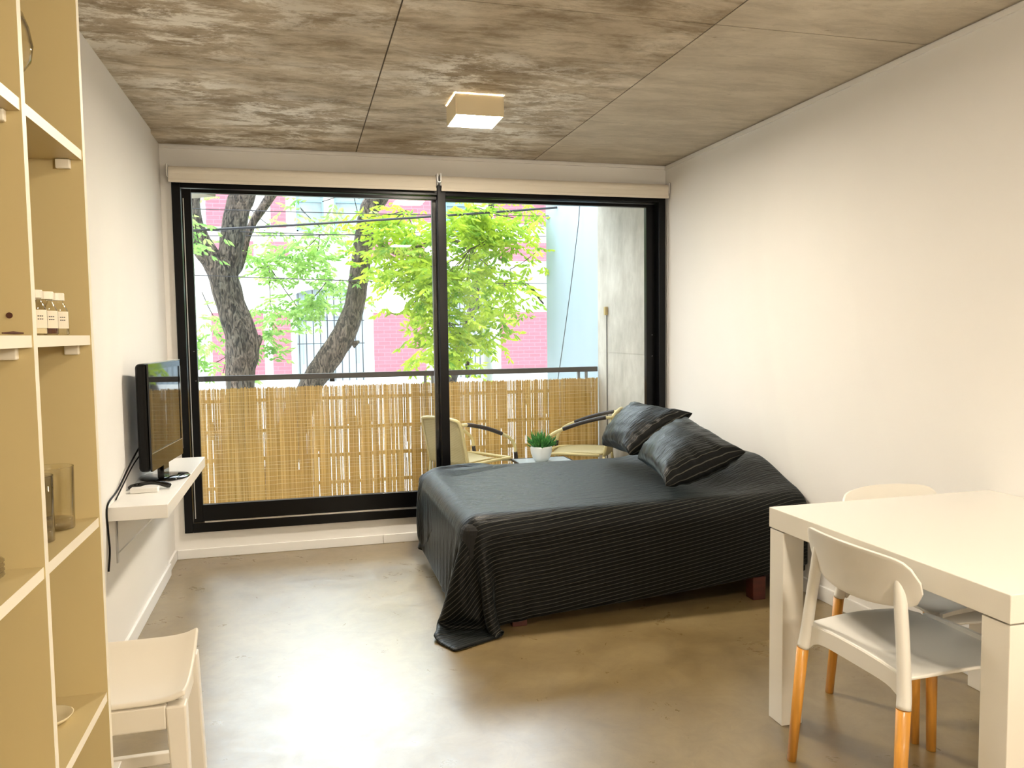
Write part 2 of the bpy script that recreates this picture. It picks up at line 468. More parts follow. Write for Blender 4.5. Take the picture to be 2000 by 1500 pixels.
def sqbar(bm, a, b_, wx, wy=None, wx2=None, wy2=None):
    """square bar between two points; widths in x and y (or z for level bars)"""
    wy = wy or wx; wx2 = wx2 or wx; wy2 = wy2 or wy
    a = Vector(a); b_ = Vector(b_)
    d = (b_ - a).normalized()
    if abs(d.z) > 0.6: u, v = Vector((1, 0, 0)), Vector((0, 1, 0))
    elif abs(d.x) > abs(d.y): u, v = Vector((0, 1, 0)), Vector((0, 0, 1))
    else: u, v = Vector((1, 0, 0)), Vector((0, 0, 1))
    q = []
    for p, x, y in ((a, wx, wy), (b_, wx2, wy2)):
        q.append([bm.verts.new(p + u * sx * x / 2 + v * sy * y / 2) for sx, sy in ((-1, -1), (1, -1), (1, 1), (-1, 1))])
    for k in range(4):
        bm.faces.new((q[0][k], q[0][(k + 1) % 4], q[1][(k + 1) % 4], q[1][k]))
    bm.faces.new(q[0][::-1]); bm.faces.new(q[1])
    return bm


def lathe(bm, prof, c=(0, 0, 0), seg=24, close=False):
    rings = []
    for r, z in prof:
        if r < 1e-5: rings.append([bm.verts.new((c[0], c[1], c[2] + z))])
        else: rings.append([bm.verts.new((c[0] + r * math.cos(2 * PI * k / seg), c[1] + r * math.sin(2 * PI * k / seg), c[2] + z)) for k in range(seg)])
    for a, b_ in zip(rings[:-1], rings[1:]):
        for k in range(seg):
            k2 = (k + 1) % seg
            if len(a) == 1 and len(b_) == 1: continue
            if len(a) == 1: bm.faces.new((a[0], b_[k], b_[k2]))
            elif len(b_) == 1: bm.faces.new((a[k], a[k2], b_[0]))
            else: bm.faces.new((a[k], a[k2], b_[k2], b_[k]))
    return bm


def catmull(pts, n=6):
    P = [Vector(p) for p in pts]
    P = [P[0] * 2 - P[1]] + P + [P[-1] * 2 - P[-2]]
    out = []
    for i in range(1, len(P) - 2):
        for k in range(n):
            t_ = k / n
            a, b_, c_, d = P[i - 1], P[i], P[i + 1], P[i + 2]
            out.append(0.5 * ((2 * b_) + (c_ - a) * t_ + (2 * a - 5 * b_ + 4 * c_ - d) * t_ ** 2 + (3 * b_ - a - 3 * c_ + d) * t_ ** 3))
    out.append(P[-2])
    return out


def interp(vals, n=6):
    return [v.x for v in catmull([(v, 0, 0) for v in vals], n)]


def grid(fn, nu, nv, thick=0.0, uv=None):
    """surface from fn(u,v) on 0..1; optional solid thickness along fn normal"""
    bm = bmesh.new()
    lay = bm.loops.layers.uv.new('UVMap') if uv else None
    V = [[bm.verts.new(fn(i / nu, j / nv)) for j in range(nv + 1)] for i in range(nu + 1)]
    for i in range(nu):
        for j in range(nv):
            f = bm.faces.new((V[i][j], V[i + 1][j], V[i + 1][j + 1], V[i][j + 1]))
            if uv:
                for lp, (a, b_) in zip(f.loops, ((i, j), (i + 1, j), (i + 1, j + 1), (i, j + 1))):
                    lp[lay].uv = (a / nu * uv[0], b_ / nv * uv[1])
    return bm


def solid(o, t_, off=0.0):
    md = o.modifiers.new('solid', 'SOLIDIFY'); md.thickness = t_; md.offset = off
    return o


def tag(o, label=None, cat=None, group=None, kind=None):
    if label: o['label'] = label
    if cat: o['category'] = cat
    if group: o['group'] = group
    if kind: o['kind'] = kind
    return o


def empty(name, loc, rz=0.0, label=None, cat=None, group=None, kind=None):
    o = bpy.data.objects.new(name, None)
    C.objects.link(o)
    o.location = loc; o.rotation_euler = (0, 0, rz); o.empty_display_size = 0.1
    return tag(o, label, cat, group, kind)


def copy_tree(o, parent=None):
    c_ = o.copy(); C.objects.link(c_); c_.parent = parent
    for ch in list(o.children):
        copy_tree(ch, c_)
    return c_


def struct(name, bm, m, label=None, cat=None, bevel=0.0, smooth=False):
    o = obj(name, bm, m, None, smooth, bevel)
    return tag(o, label or name.replace('_', ' '), cat or name.split('_')[0], kind='structure')


# ------------------------------------------------------------------ room
XL, XR, D, H = -0.7667, 2.5157, 5.2063, 2.522
YB = -3.2
struct('floor', boxes((-0.9, 2.66, YB - 0.12, 5.34, -0.12, 0.0)), M['floor'], 'polished grey brown concrete floor of the room', 'floor')
struct('wall_left', boxes((-0.90, XL, YB, 4.865, 0.0, H), (-0.90, XL - 0.014, 4.865, D + 0.1, 0.0, H)), M['wall'], 'white plaster wall on the left behind the television', 'wall')
struct('wall_right', boxes((XR, 2.66, YB, D + 0.1, 0.0, H)), M['wall'], 'large white plaster wall on the right behind bed and table', 'wall')
struct('wall_back', boxes((XL - 0.013, -0.716, D, D + 0.1, 0.0, H), (2.5, XR, D, D + 0.1, 0.0, H), (-0.716, 2.5, D, D + 0.1, 0.0, 0.164),
                          (-0.716, 2.5, D, D + 0.1, 2.30, H)), M['wall'], 'white window wall around the wide black window', 'wall')
struct('wall_front', boxes((-0.9, 2.66, YB - 0.12, YB, 0.0, H)), M['wall'], 'white wall behind the camera', 'wall')
# ceiling slab: formwork panels with open joints
g = 0.0065
xs = [-0.9, 0.378, 1.552, 2.66]; ys = [YB - 0.12, 0.45, 2.79, 5.34]
bm = bmesh.new()
for i in range(3):
    for j in range(3):
        box(bm, xs[i] + (g / 2 if i else 0), xs[i + 1] - (g / 2 if i < 2 else 0), ys[j] + (g / 2 if j else 0), ys[j + 1] - (g / 2 if j < 2 else 0), H, H + 0.003)
nf = len(bm.faces)
box(bm, -0.9, 2.66, YB - 0.12, 5.34, H + 0.003, H + 0.16)
ce = struct('ceiling', bm, M['ceiling'], 'stained board marked bare concrete ceiling', 'ceiling')
ce.data.materials.append(mat('dark joint', (0.11, 0.085, 0.06), 0.9))
for p_ in ce.data.polygons:
    if p_.index >= nf: p_.material_index = 1
# skirting boards
struct('baseboard_left', boxes((XL, XL + 0.014, YB, 4.865, 0, 0.07), (XL - 0.014, XL, 4.865, D - 0.014, 0, 0.062)), M['skirt'], 'white skirting along the left wall', 'skirting', bevel=0.003)
struct('baseboard_back', boxes((XL - 0.0, 0.49, D - 0.014, D, 0, 0.058), (0.492, XR, D - 0.014, D, 0, 0.058)), M['skirt'], 'white skirting under the window', 'skirting', bevel=0.003)
struct('baseboard_right', boxes((XR - 0.014, XR, YB, D - 0.014, 0, 0.075)), M['skirt'], 'white skirting along the right wall', 'skirting', bevel=0.003)
struct('trim_1', boxes((XR - 0.012, XR, YB, D, H - 0.030, H - 0.008)), M['wall'], 'thin white strip where right wall meets ceiling', 'trim')
struct('trim_2', boxes((XL, XR - 0.012, D - 0.012, D, H - 0.026, H - 0.008)), M['wall'], 'thin white strip where window wall meets ceiling', 'trim')
struct('trim_3', boxes((-0.724, -0.716, D - 0.006, D, 0.164, 2.31), (2.5, 2.507, D - 0.006, D, 0.164, 2.31)), M['wall'], 'thin white edging strips beside the window frame', 'trim')

# ------------------------------------------------------------------ window
wdw = empty('window_1', (0.892, D, 0.164), label='wide black aluminium sliding window', cat='window', kind='structure')
y0 = D - 0.03
bm = boxes((-0.716, -0.668, y0, D + 0.09, 0.164, 2.30), (2.45, 2.50, y0, D + 0.09, 0.164, 2.30),
           (-0.668, 2.45, y0, D + 0.09, 0.164, 0.222), (-0.668, 2.45, y0, D + 0.09, 2.262, 2.30))
obj('window_frame', bm, M['black'], wdw, bevel=0.003)
y1 = D - 0.018
bm = boxes((-0.664, -0.609, y1, D + 0.022, 0.226, 2.258), (0.885, 0.940, y1 - 0.030, D + 0.022, 0.226, 2.330), (-0.609, 0.885, y1, D + 0.022, 0.226, 0.333), (-0.609, 0.885, y1, D + 0.022, 2.236, 2.258))
sl = obj('sliding_sash', bm, M['black'], wdw, bevel=0.003)
obj('glass_pane', boxes((-0.609, 0.885, D + 0.000, D + 0.005, 0.333, 2.236)), M['glass'], sl)
y2 = D + 0.032
bm = boxes((0.86, 0.915, y2, D + 0.072, 0.226, 2.258), (2.382, 2.447, y2, D + 0.072, 0.226, 2.258), (0.915, 2.382, y2, D + 0.072, 0.226, 0.333), (0.915, 2.382, y2, D + 0.072, 2.236, 2.258))
sr = obj('sliding_sash', bm, M['black'], wdw, bevel=0.003)
obj('glass_pane', boxes((0.915, 2.382, D + 0.050, D + 0.055, 0.333, 2.236)), M['glass'], sr)
obj('track_rail', boxes((-0.60, 2.44, D - 0.026, D - 0.021, 0.2225, 0.232), (-0.655, -0.650, D - 0.024, y1 - 0.001, 0.25, 2.2)), M['silver'], wdw)
for (x, z, yy) in ((-0.625, 1.28, y1), (-0.620, 1.10, y1), (2.425, 1.34, y2), (2.425, 1.19, y2)):
    obj('screw', lathe(bmesh.new(), [(0, -0.001), (0.005, -0.001), (0.005, 0.0), (0, 0.001)], (x, yy - 0.002, z), 8), M['silver'], wdw)


def roller_blind(x0, x1, label):
    e = empty('roller_blind', ((x0 + x1) / 2, D - 0.06, 2.27), label=label, cat='blind', group='rolled up blinds over the window')
    bm = tube(bmesh.new(), [(x0 + 0.012, D - 0.052, 2.352), (x1 - 0.012, D - 0.052, 2.352)], 0.030, 20)
    obj('fabric_roll', bm, M['blind'], e, smooth=False)
    obj('hanging_fabric', boxes((x0 + 0.012, x1 - 0.012, D - 0.0775, D - 0.0765, 2.30, 2.345)), M['blind'], e)
    obj('bottom_bar', boxes((x0 + 0.010, x1 - 0.010, D - 0.084, D - 0.071, 2.283, 2.302)), M['blind'], e, bevel=0.003)
    for s in (x0 + 0.003, x1 - 0.009):
        obj('bracket', boxes((s, s + 0.006, D - 0.085, D, 2.318, 2.39)), M['skirt'], e, bevel=0.002)
    return e


roller_blind(-0.735, 0.885, 'cream roller blind rolled up above the left window pane')
rb = roller_blind(0.897, 2.512, 'cream roller blind rolled up above the right window pane')
obj('bead_chain', tube(bmesh.new(), [(2.508, D - 0.05, 2.32), (2.509, D - 0.045, 1.5), (2.509, D - 0.045, 0.62)], 0.0018, 6), M['silver'], rb)
rc = obj('blind_coupling', boxes((0.880, 0.886, D - 0.092, D - 0.084, 2.335, 2.392), (0.900, 0.906, D - 0.092, D - 0.084, 2.335, 2.392), (0.880, 0.906, D - 0.092, D - 0.086, 2.335, 2.341)), M['silver'], rb)
rc['label'] = 'small chrome coupling clip between the blinds'


# ------------------------------------------------------------------ ceiling lamps
m_em = bpy.data.materials.new('lit diffuser')
m_em.use_nodes = True
nt = m_em.node_tree; b = nt.nodes['Principled BSDF']
b.inputs['Base Color'].default_value = (0.9, 0.9, 0.85, 1)
b.inputs['Emission Color'].default_value = (*LAMP_COL, 1)
b.inputs['Emission Strength'].default_value = LAMP


m_em2 = m_em.copy(); m_em2.name = 'lit diffuser dimmer'
m_em2.node_tree.nodes['Principled BSDF'].inputs['Emission Strength'].default_value = LAMP * 0.45


def ceiling_lamp(x, y, label, m_em=m_em):
    e = empty('ceiling_lamp', (x, y, H - 0.10), label=label, cat='lamp', group='square white ceiling lamps')
    s = 0.12
    bm = boxes((x - s, x - s + 0.006, y - s, y + s, H - 0.104, H - 0.006), (x + s - 0.006, x + s, y - s, y + s, H - 0.104, H - 0.006),
               (x - s + 0.006, x + s - 0.006, y - s, y - s + 0.006, H - 0.104, H - 0.006), (x - s + 0.006, x + s - 0.006, y + s - 0.006, y + s, H - 0.104, H - 0.006))
    obj('lamp_housing', bm, M['housing'], e, bevel=0.001)
    obj('back_plate', boxes((x - s + 0.01, x + s - 0.01, y - s + 0.01, y + s - 0.01, H - 0.008, H)), M['silver'], e)
    obj('diffuser', boxes((x - s + 0.0065, x + s - 0.0065, y - s + 0.0065, y + s - 0.0065, H - 0.1035, H - 0.098)), m_em, e)


ceiling_lamp(0.873, 3.95, 'square white box lamp lit on the concrete ceiling')
ceiling_lamp(1.20, 0.80, 'square white ceiling lamp lit in front of the dining table', m_em2)
gx_, gy_, gz_ = 1.35, -1.15, 1.80  # added globe behind the camera, brightens soffit and upper walls
gl_ = empty('added_fill_globe', (gx_, gy_, gz_ - 0.13), label='added glowing white globe, unseen fill light behind the camera', cat='lamp')
m_gl = bpy.data.materials.new('lit opal globe')
m_gl.use_nodes = True
m_gl.node_tree.nodes['Principled BSDF'].inputs['Emission Color'].default_value = (*LAMP_COL, 1)
m_gl.node_tree.nodes['Principled BSDF'].inputs['Emission Strength'].default_value = 65.0
obj('globe_shade', lathe(bmesh.new(), [(0, -0.13)] + [(0.13 * math.sin(a_ * PI / 14), -0.13 * math.cos(a_ * PI / 14)) for a_ in range(1, 14)] + [(0, 0.13)], (gx_, gy_, gz_), 28), m_gl, gl_, smooth=True)
obj('cap', lathe(bmesh.new(), [(0, 0.131), (0.03, 0.131), (0.03, 0.17), (0, 0.17)], (gx_, gy_, gz_), 16), M['silver'], gl_)
obj('cord', tube(bmesh.new(), [(gx_, gy_, gz_ + 0.17), (gx_, gy_, H)], 0.004, 6), M['cable'], gl_)

# ------------------------------------------------------------------ open bookshelf
XF = -0.385
XB = XL + 0.001
bs = empty('open_shelving_unit', ((XF + XL) / 2, 1.2, 0), label='tall cream open shelving unit standing against the left wall', cat='shelving')


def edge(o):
    # room-facing front faces take the paler tone, their light painted in
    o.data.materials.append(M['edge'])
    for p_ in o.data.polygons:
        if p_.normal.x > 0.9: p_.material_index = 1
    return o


PY = (0.63, 1.00, 1.337, 1.680)
for y in PY:
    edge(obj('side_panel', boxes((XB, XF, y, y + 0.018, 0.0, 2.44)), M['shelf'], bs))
ZS = (0.10, 0.33, 0.675, 1.023, 1.375, 1.722, 2.07, 2.422)
for j in range(3):
    for z in ZS:
        ya, yb = PY[j] + 0.0185, PY[j + 1] - 0.0005
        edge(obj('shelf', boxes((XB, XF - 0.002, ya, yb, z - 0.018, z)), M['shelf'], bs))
        if z > 0.2 and z < 2.3:
            obj('shelf_support', boxes((XF - 0.045, XF - 0.020, yb - 0.012, yb, z - 0.036, z - 0.0185)), M['cap'], bs, bevel=0.002)
p = obj('cam_cover', lathe(bmesh.new(), [(0, 0.0), (0.0045, 0.0), (0.0045, 0.001), (0, 0.001)], (0, 0, 0), 14), M['brown'], bs, local=True)
p.rotation_euler = (PI / 2, 0, 0); p.location = Vector((-0.415, 1.3365, 1.405)) - bs.location
p['label'] = 'dark brown screw hole cover'


def spice_bottle(x, y, z, fill, lab):
    e = empty('spice_bottle', (x, y, z), label=lab, cat='bottle', group='small capped bottles on the middle shelf')
    bm = lathe(bmesh.new(), [(0, 0), (0.0185, 0), (0.0205, 0.002), (0.0205, 0.040), (0.0150, 0.054), (0.0125, 0.058), (0.0125, 0.064)], (x, y, z + 0.0005), 20)
    obj('glass_body', bm, M['gware'], e, smooth=True)
    obj('cap', lathe(bmesh.new(), [(0, 0.075), (0.0145, 0.075), (0.015, 0.074), (0.015, 0.062), (0, 0.062)], (x, y, z), 20), M['cap'], e, smooth=False)
    h = 0.012 if fill is M['cream'] else 0.05
    obj('contents', lathe(bmesh.new(), [(0, 0.003), (0.019, 0.003), (0.019, min(h, 0.038)), (0, min(h, 0.038) + 0.001)], (x, y, z), 16), fill, e)
    # paper label: an arc on the front of the bottle, facing the room
    bm = bmesh.new()
    a0 = -1.35
    for k in range(8):
        t0, t1 = a0 + k * 0.16, a0 + (k + 1) * 0.16
        q = [bm.verts.new((x + 0.0209 * math.cos(a), y + 0.0209 * math.sin(a), z + h_)) for a, h_ in ((t0, 0.012), (t1, 0.012), (t1, 0.042), (t0, 0.042))]
        bm.faces.new(q)
    lb = obj('paper_label', bm, M['paper'], e)
    bm = bmesh.new()
    for r_ in range(2):
        for k in range(3):
            t0 = -1.0 + k * 0.16
            q = [bm.verts.new((x + 0.0212 * math.cos(a), y + 0.0212 * math.sin(a), z + h_)) for a, h_ in ((t0, 0.026 + r_ * 0.005), (t0 + 0.12, 0.026 + r_ * 0.005), (t0 + 0.12, 0.0275 + r_ * 0.005), (t0, 0.0275 + r_ * 0.005))]
            bm.faces.new(q)
    obj('printed_text', bm, M['mblack'], lb)


spice_bottle(-0.426, 1.484, 1.3755, M['cream'], 'small white capped bottle with pale powder, nearest the shelf divider')
spice_bottle(-0.424, 1.538, 1.3755, M['brown'], 'small white capped bottle filled with dark brown seeds')
spice_bottle(-0.421, 1.592, 1.3755, M['gware'], 'empty looking white capped clear bottle, rightmost on the shelf')


def mug(x, y, z, r, h, lab):
    e = empty('glass_mug', (x, y, z), label=lab, cat='glass', group='clear glass mugs on the shelf')
    obj('glass_body', lathe(bmesh.new(), [(r * 0.90, 0.022), (r * 0.98, h), (r, h + 0.001), (r * 1.0, h), (r * 0.94, 0.0), (0, 0)], (x, y, z + 0.0005), 28), M['gware'], e, smooth=True)
    obj('thick_base', lathe(bmesh.new(), [(0, 0.003), (r * 0.86, 0.003), (r * 0.87, 0.017), (r * 0.5, 0.020), (0, 0.020)], (x, y, z), 24), M['gthick'], e, smooth=True)
    hp = [(x - r * 0.9, y, z + h * 0.85), (x - r - 0.020, y, z + h * 0.86), (x - r - 0.030, y, z + h * 0.62), (x - r - 0.024, y, z + h * 0.32), (x - r * 0.9, y, z + h * 0.25)]
    obj('handle', tube(bmesh.new(), catmull(hp, 4), 0.0055, 8), M['gware'], e, smooth=True)


mug(-0.445, 1.605, 1.0235, 0.037, 0.112, 'clear glass mug at the back, beside the outer shelf panel')
mug(-0.445, 1.505, 1.0235, 0.030, 0.112, 'clear glass mug partly behind the middle shelf divider')

e = empty('wine_glass', (-0.455, 1.50, 1.7225), label='round balloon wine glass on the upper shelf', cat='glass')
obj('bowl', lathe(bmesh.new(), [(0.004, 0.075), (0.024, 0.082), (0.040, 0.105), (0.044, 0.130), (0.039, 0.160), (0.031, 0.182), (0.030, 0.182), (0.037, 0.160), (0.042, 0.130)], (-0.455, 1.50, 1.7225), 28), M['gware'], e, smooth=True)
obj('stem', lathe(bmesh.new(), [(0.0045, 0.004), (0.0035, 0.03), (0.004, 0.075)], (-0.455, 1.50, 1.7225), 12), M['gware'], e, smooth=True)
obj('foot', lathe(bmesh.new(), [(0, 0), (0.032, 0), (0.032, 0.002), (0.0045, 0.005), (0, 0.005)], (-0.455, 1.50, 1.723), 24), M['gware'], e, smooth=True)
for k in range(4):
    tag(obj('glass_plate', lathe(bmesh.new(), [(0, 0), (0.038, 0), (0.056, 0.010), (0.058, 0.010), (0.040, -0.001 + 0.003), (0, 0.003)], (-0.475, 1.262, 1.0235 + k * 0.0065), 28), M['gthick'], smooth=True),
        ['clear glass plate at the bottom of the stack', 'clear glass plate second from bottom in the stack', 'clear glass plate second from top in the stack', 'clear glass plate on top of the stack'][k],
        'plate', 'stacked glass plates on the left shelf')
tag(obj('round_dish', lathe(bmesh.new(), [(0, 0), (0.030, 0), (0.040, 0.012), (0.042, 0.012), (0.034, 0.001 + 0.002), (0, 0.003)], (-0.462, 1.575, 0.6755), 28), M['cream'], smooth=True),
    'small round cream dish on the lower shelf behind the divider', 'dish')
tag(obj('wooden_stick', tube(bmesh.new(), [(-0.402, 1.262, 1.3785), (-0.398, 1.295, 1.379), (-0.396, 1.330, 1.3785)], [0.001, 0.0022, 0.001], 6), M['brown']),
    'short dark brown stick lying on the left shelf edge', 'stick')

# ------------------------------------------------------------------ bar stool
st = empty('bar_stool', (-0.46, 1.93, 0), label='off-white bar stool with curved seat beside the shelving unit', cat='stool')
sx0, sx1, sy0, sy1 = -0.655, -0.263, 1.815, 2.075


def seat_top(u, v):
    y = sy0 + (sy1 - sy0) * v
    z = 0.582 - 0.010 * math.sin(PI * min(1, v / 0.6)) + 0.052 * max(0, (v - 0.55) / 0.45) ** 1.6
    z += 0.016 * (abs(2 * u - 1) ** 7) - 0.006
    return (sx0 + (sx1 - sx0) * u, y, z)


o = obj('seat', grid(seat_top, 16, 16), M['stool'], st, smooth=True)
solid(o, 0.012, -1.0)
bv = o.modifiers.new('b', 'BEVEL'); bv.width = 0.004; bv.segments = 2
obj('apron', boxes((sx0 + 0.0415, sx1 - 0.0415, sy0 + 0.004, sy0 + 0.022, 0.518, 0.572), (sx0 + 0.0415, sx1 - 0.0415, sy1 - 0.03, sy1 - 0.014, 0.53, 0.60),
                   (sx1 - 0.024, sx1 - 0.010, sy0 + 0.044, sy1 - 0.05, 0.53, 0.572), (sx0 + 0.010, sx0 + 0.024, sy0 + 0.044, sy1 - 0.05, 0.53, 0.572)), M['stool'], st, bevel=0.004)
LEG = {}
for (ix, iy) in ((0, 0), (1, 0), (0, 1), (1, 1)):
    xt = (sx0 + 0.022, sx1 - 0.022)[ix]; yt = (sy0 + 0.022, sy1 - 0.03)[iy]
    xb = xt + (-0.02, 0.02)[ix]; yb = yt + (-0.03, 0.04)[iy]
    LEG[ix, iy] = ((xt, yt, 0.575 if iy == 0 else 0.60), (xb, yb, 0))
    obj('leg', sqbar(bmesh.new(), (xb, yb, 0.0), (xt, yt, 0.568 if iy == 0 else 0.60), 0.030, 0.028, 0.042, 0.038), M['stool'], st, bevel=0.004)


def at(l, z):
    a, b_ = Vector(l[0]), Vector(l[1]); t_ = (a.z - z) / (a.z - b_.z); return a.lerp(b_, t_)


for a, b_ in (((0, 1), (1, 1)), ((0, 0), (1, 0))):
    obj('stretcher', sqbar(bmesh.new(), at(LEG[a], 0.335) + Vector((0.014, 0, 0)), at(LEG[b_], 0.335) - Vector((0.014, 0, 0)), 0.018, 0.028), M['stool'], st, bevel=0.002)
ca = (at(LEG[0, 1], 0.335) + at(LEG[1, 1], 0.335)) / 2 - Vector((0, 0.008, 0)); cb = (at(LEG[0, 0], 0.335) + at(LEG[1, 0], 0.335)) / 2 + Vector((0, 0.008, 0))
obj('stretcher', sqbar(bmesh.new(), ca, cb, 0.024, 0.022), M['stool'], st, bevel=0.002)

# ------------------------------------------------------------------ wall shelf + television
ws = empty('wall_shelf', (XL, 4.12, 0.63), label='thick white floating shelf under the television on left wall', cat='shelf')
obj('shelf_board', boxes((XL, -0.540, 3.462, 4.78, 0.634, 0.69)), M['wshelf'], ws, bevel=0.002)
for y in (3.60, 4.58):
    bm = boxes((XL, XL + 0.006, y - 0.012, y + 0.012, 0.43, 0.634), (XL, -0.575, y - 0.012, y + 0.012, 0.629, 0.634))
    sqbar(bm, (XL + 0.006, y, 0.47), (-0.60, y, 0.628), 0.008, 0.008)
    obj('bracket', bm, M['skirt'] if False else M['silver'], ws)

tv = empty('television', (-0.655, 4.15, 0.69), math.radians(0), label='small black flat television on the white wall shelf', cat='television')
ang = math.atan2(0.048, 0.5)
tc_ = Vector((-0.66, 4.13, 0))
fx = Vector((math.cos(-ang), math.sin(-ang), 0)); fy = Vector((-fx.y, fx.x, 0))


def tvp(d, s, z):
    q = tc_ + fx * d + fy * s
    return (q.x, q.y, z)


def tvbox(d0, d1, s0, s1, z0, z1):
    bm = bmesh.new(); v = box(bm, 0, 1, 0, 1, 0, 1)
    for q, c_ in zip(v, [(d, s, z) for z in (z0, z1) for d, s in ((d0, s0), (d1, s0), (d1, s1), (d0, s1))]):
        q.co = tvp(*c_)
    return bm


TZ0, TZ1, TW = 0.762, 1.252, 0.285
bm = tvbox(-0.030, 0.022, -TW, TW, TZ0, TZ1)
obj('casing', bm, M['mblack'], tv, bevel=0.020, seg=4)
bm = tvbox(0.0225, 0.030, -TW + 0.002, -TW + 0.024, TZ0 + 0.004, TZ1 - 0.002)
for a in ((0.0225, 0.030, TW - 0.024, TW - 0.002, TZ0 + 0.004, TZ1 - 0.002), (0.0225, 0.030, -TW + 0.024, TW - 0.024, TZ1 - 0.03, TZ1 - 0.002), (0.0225, 0.030, -TW + 0.024, TW - 0.024, TZ0 + 0.004, TZ0 + 0.085)):
    b2 = tvbox(*a); me_ = bpy.data.meshes.new('t'); b2.to_mesh(me_); b2.free(); bm.from_mesh(me_); bpy.data.meshes.remove(me_)
obj('bezel', bm, M['gblack'], tv)
obj('screen', tvbox(0.0225, 0.0275, -TW + 0.0245, TW - 0.0245, TZ0 + 0.0855, TZ1 - 0.0305), M['screen'], tv)
obj('silver_strip', tvbox(0.0301, 0.0312, -TW + 0.01, TW - 0.01, TZ0 + 0.082, TZ0 + 0.086), M['silver'], tv)
obj('silver_edge', tvbox(0.012, 0.031, TW - 0.0005, TW + 0.003, TZ0 + 0.03, TZ1 - 0.03), M['silver'], tv)
obj('silver_edge', tvbox(0.012, 0.031, -TW + 0.012, TW - 0.001, TZ1 + 0.0003, TZ1 + 0.003), M['silver'], tv)
obj('neck', tvbox(-0.012, 0.018, -0.05, 0.05, 0.70, TZ0 + 0.02), M['gblack'], tv, bevel=0.004)
o = obj('base', lathe(bmesh.new(), [(0, 0.0), (0.128, 0.0), (0.132, 0.004), (0.126, 0.009), (0.06, 0.013), (0, 0.014)], (-0.652, 4.14, 0.6905), 40), M['gblack'], tv, smooth=True)
for v in o.data.vertices: v.co.x = v.co.x * 0.87
# cables
tag(obj('power_cable', tube(bmesh.new(), catmull([(-0.695, 4.00, 0.93), (-0.74, 3.84, 0.82), (-0.755, 3.62, 0.735), (-0.7615, 3.452, 0.70), (-0.7615, 3.446, 0.60), (-0.758, 3.442, 0.52), (-0.763, 3.43, 0.44)], 6), 0.004, 8), M['mblack'], smooth=True),
    'black cable falling from the television past the shelf end', 'cable')
tag(obj('power_cable', tube(bmesh.new(), catmull([(-0.695, 4.05, 0.88), (-0.742, 3.90, 0.80), (-0.758, 3.72, 0.73), (-0.761, 3.60, 0.695)], 6), 0.003, 8), M['mblack'], smooth=True),
    'second thinner black cable behind the television', 'cable')
bm = tube(bmesh.new(), catmull([(-0.755, 3.835, 0.700), (-0.738, 3.83, 0.706), (-0.69, 3.825, 0.718), (-0.64, 3.825, 0.718), (-0.595, 3.83, 0.706), (-0.582, 3.832, 0.700)], 5), interp([0.0085, 0.012, 0.008, 0.008, 0.013, 0.0085], 5), 12)
tag(obj('handset', bm, M['gblack'], smooth=True), 'curved black handset lying on the wall shelf', 'handset')
tag(obj('white_box', boxes((-0.735, -0.622, 3.745, 3.790, 0.6905, 0.712)), M['wshelf'], bevel=0.003), 'small flat white box in front of the black handset', 'box')

# ------------------------------------------------------------------ dining table
TX, TY0, TY1 = 1.568, 1.448, 2.430
dt = empty('dining_table', (2.04, 1.94, 0), label='glossy white square dining table against the right wall', cat='table')
obj('tabletop', boxes((TX, XR - 0.002, TY0, TY1, 0.680, 0.75)), M['table'], dt, bevel=0.002)
for x in (TX + 0.002, XR - 0.085):
    for y in (TY0 + 0.002, TY1 - 0.084):
        obj('leg', boxes((x, x + 0.080, y, y + 0.080, 0, 0.676)), M['table'], dt, bevel=0.002)
obj('mounting_plate', boxes((TX + 0.03, XR - 0.03, TY0 + 0.03, TY1 - 0.03, 0.6755, 0.6805)), M['mblack'], dt)


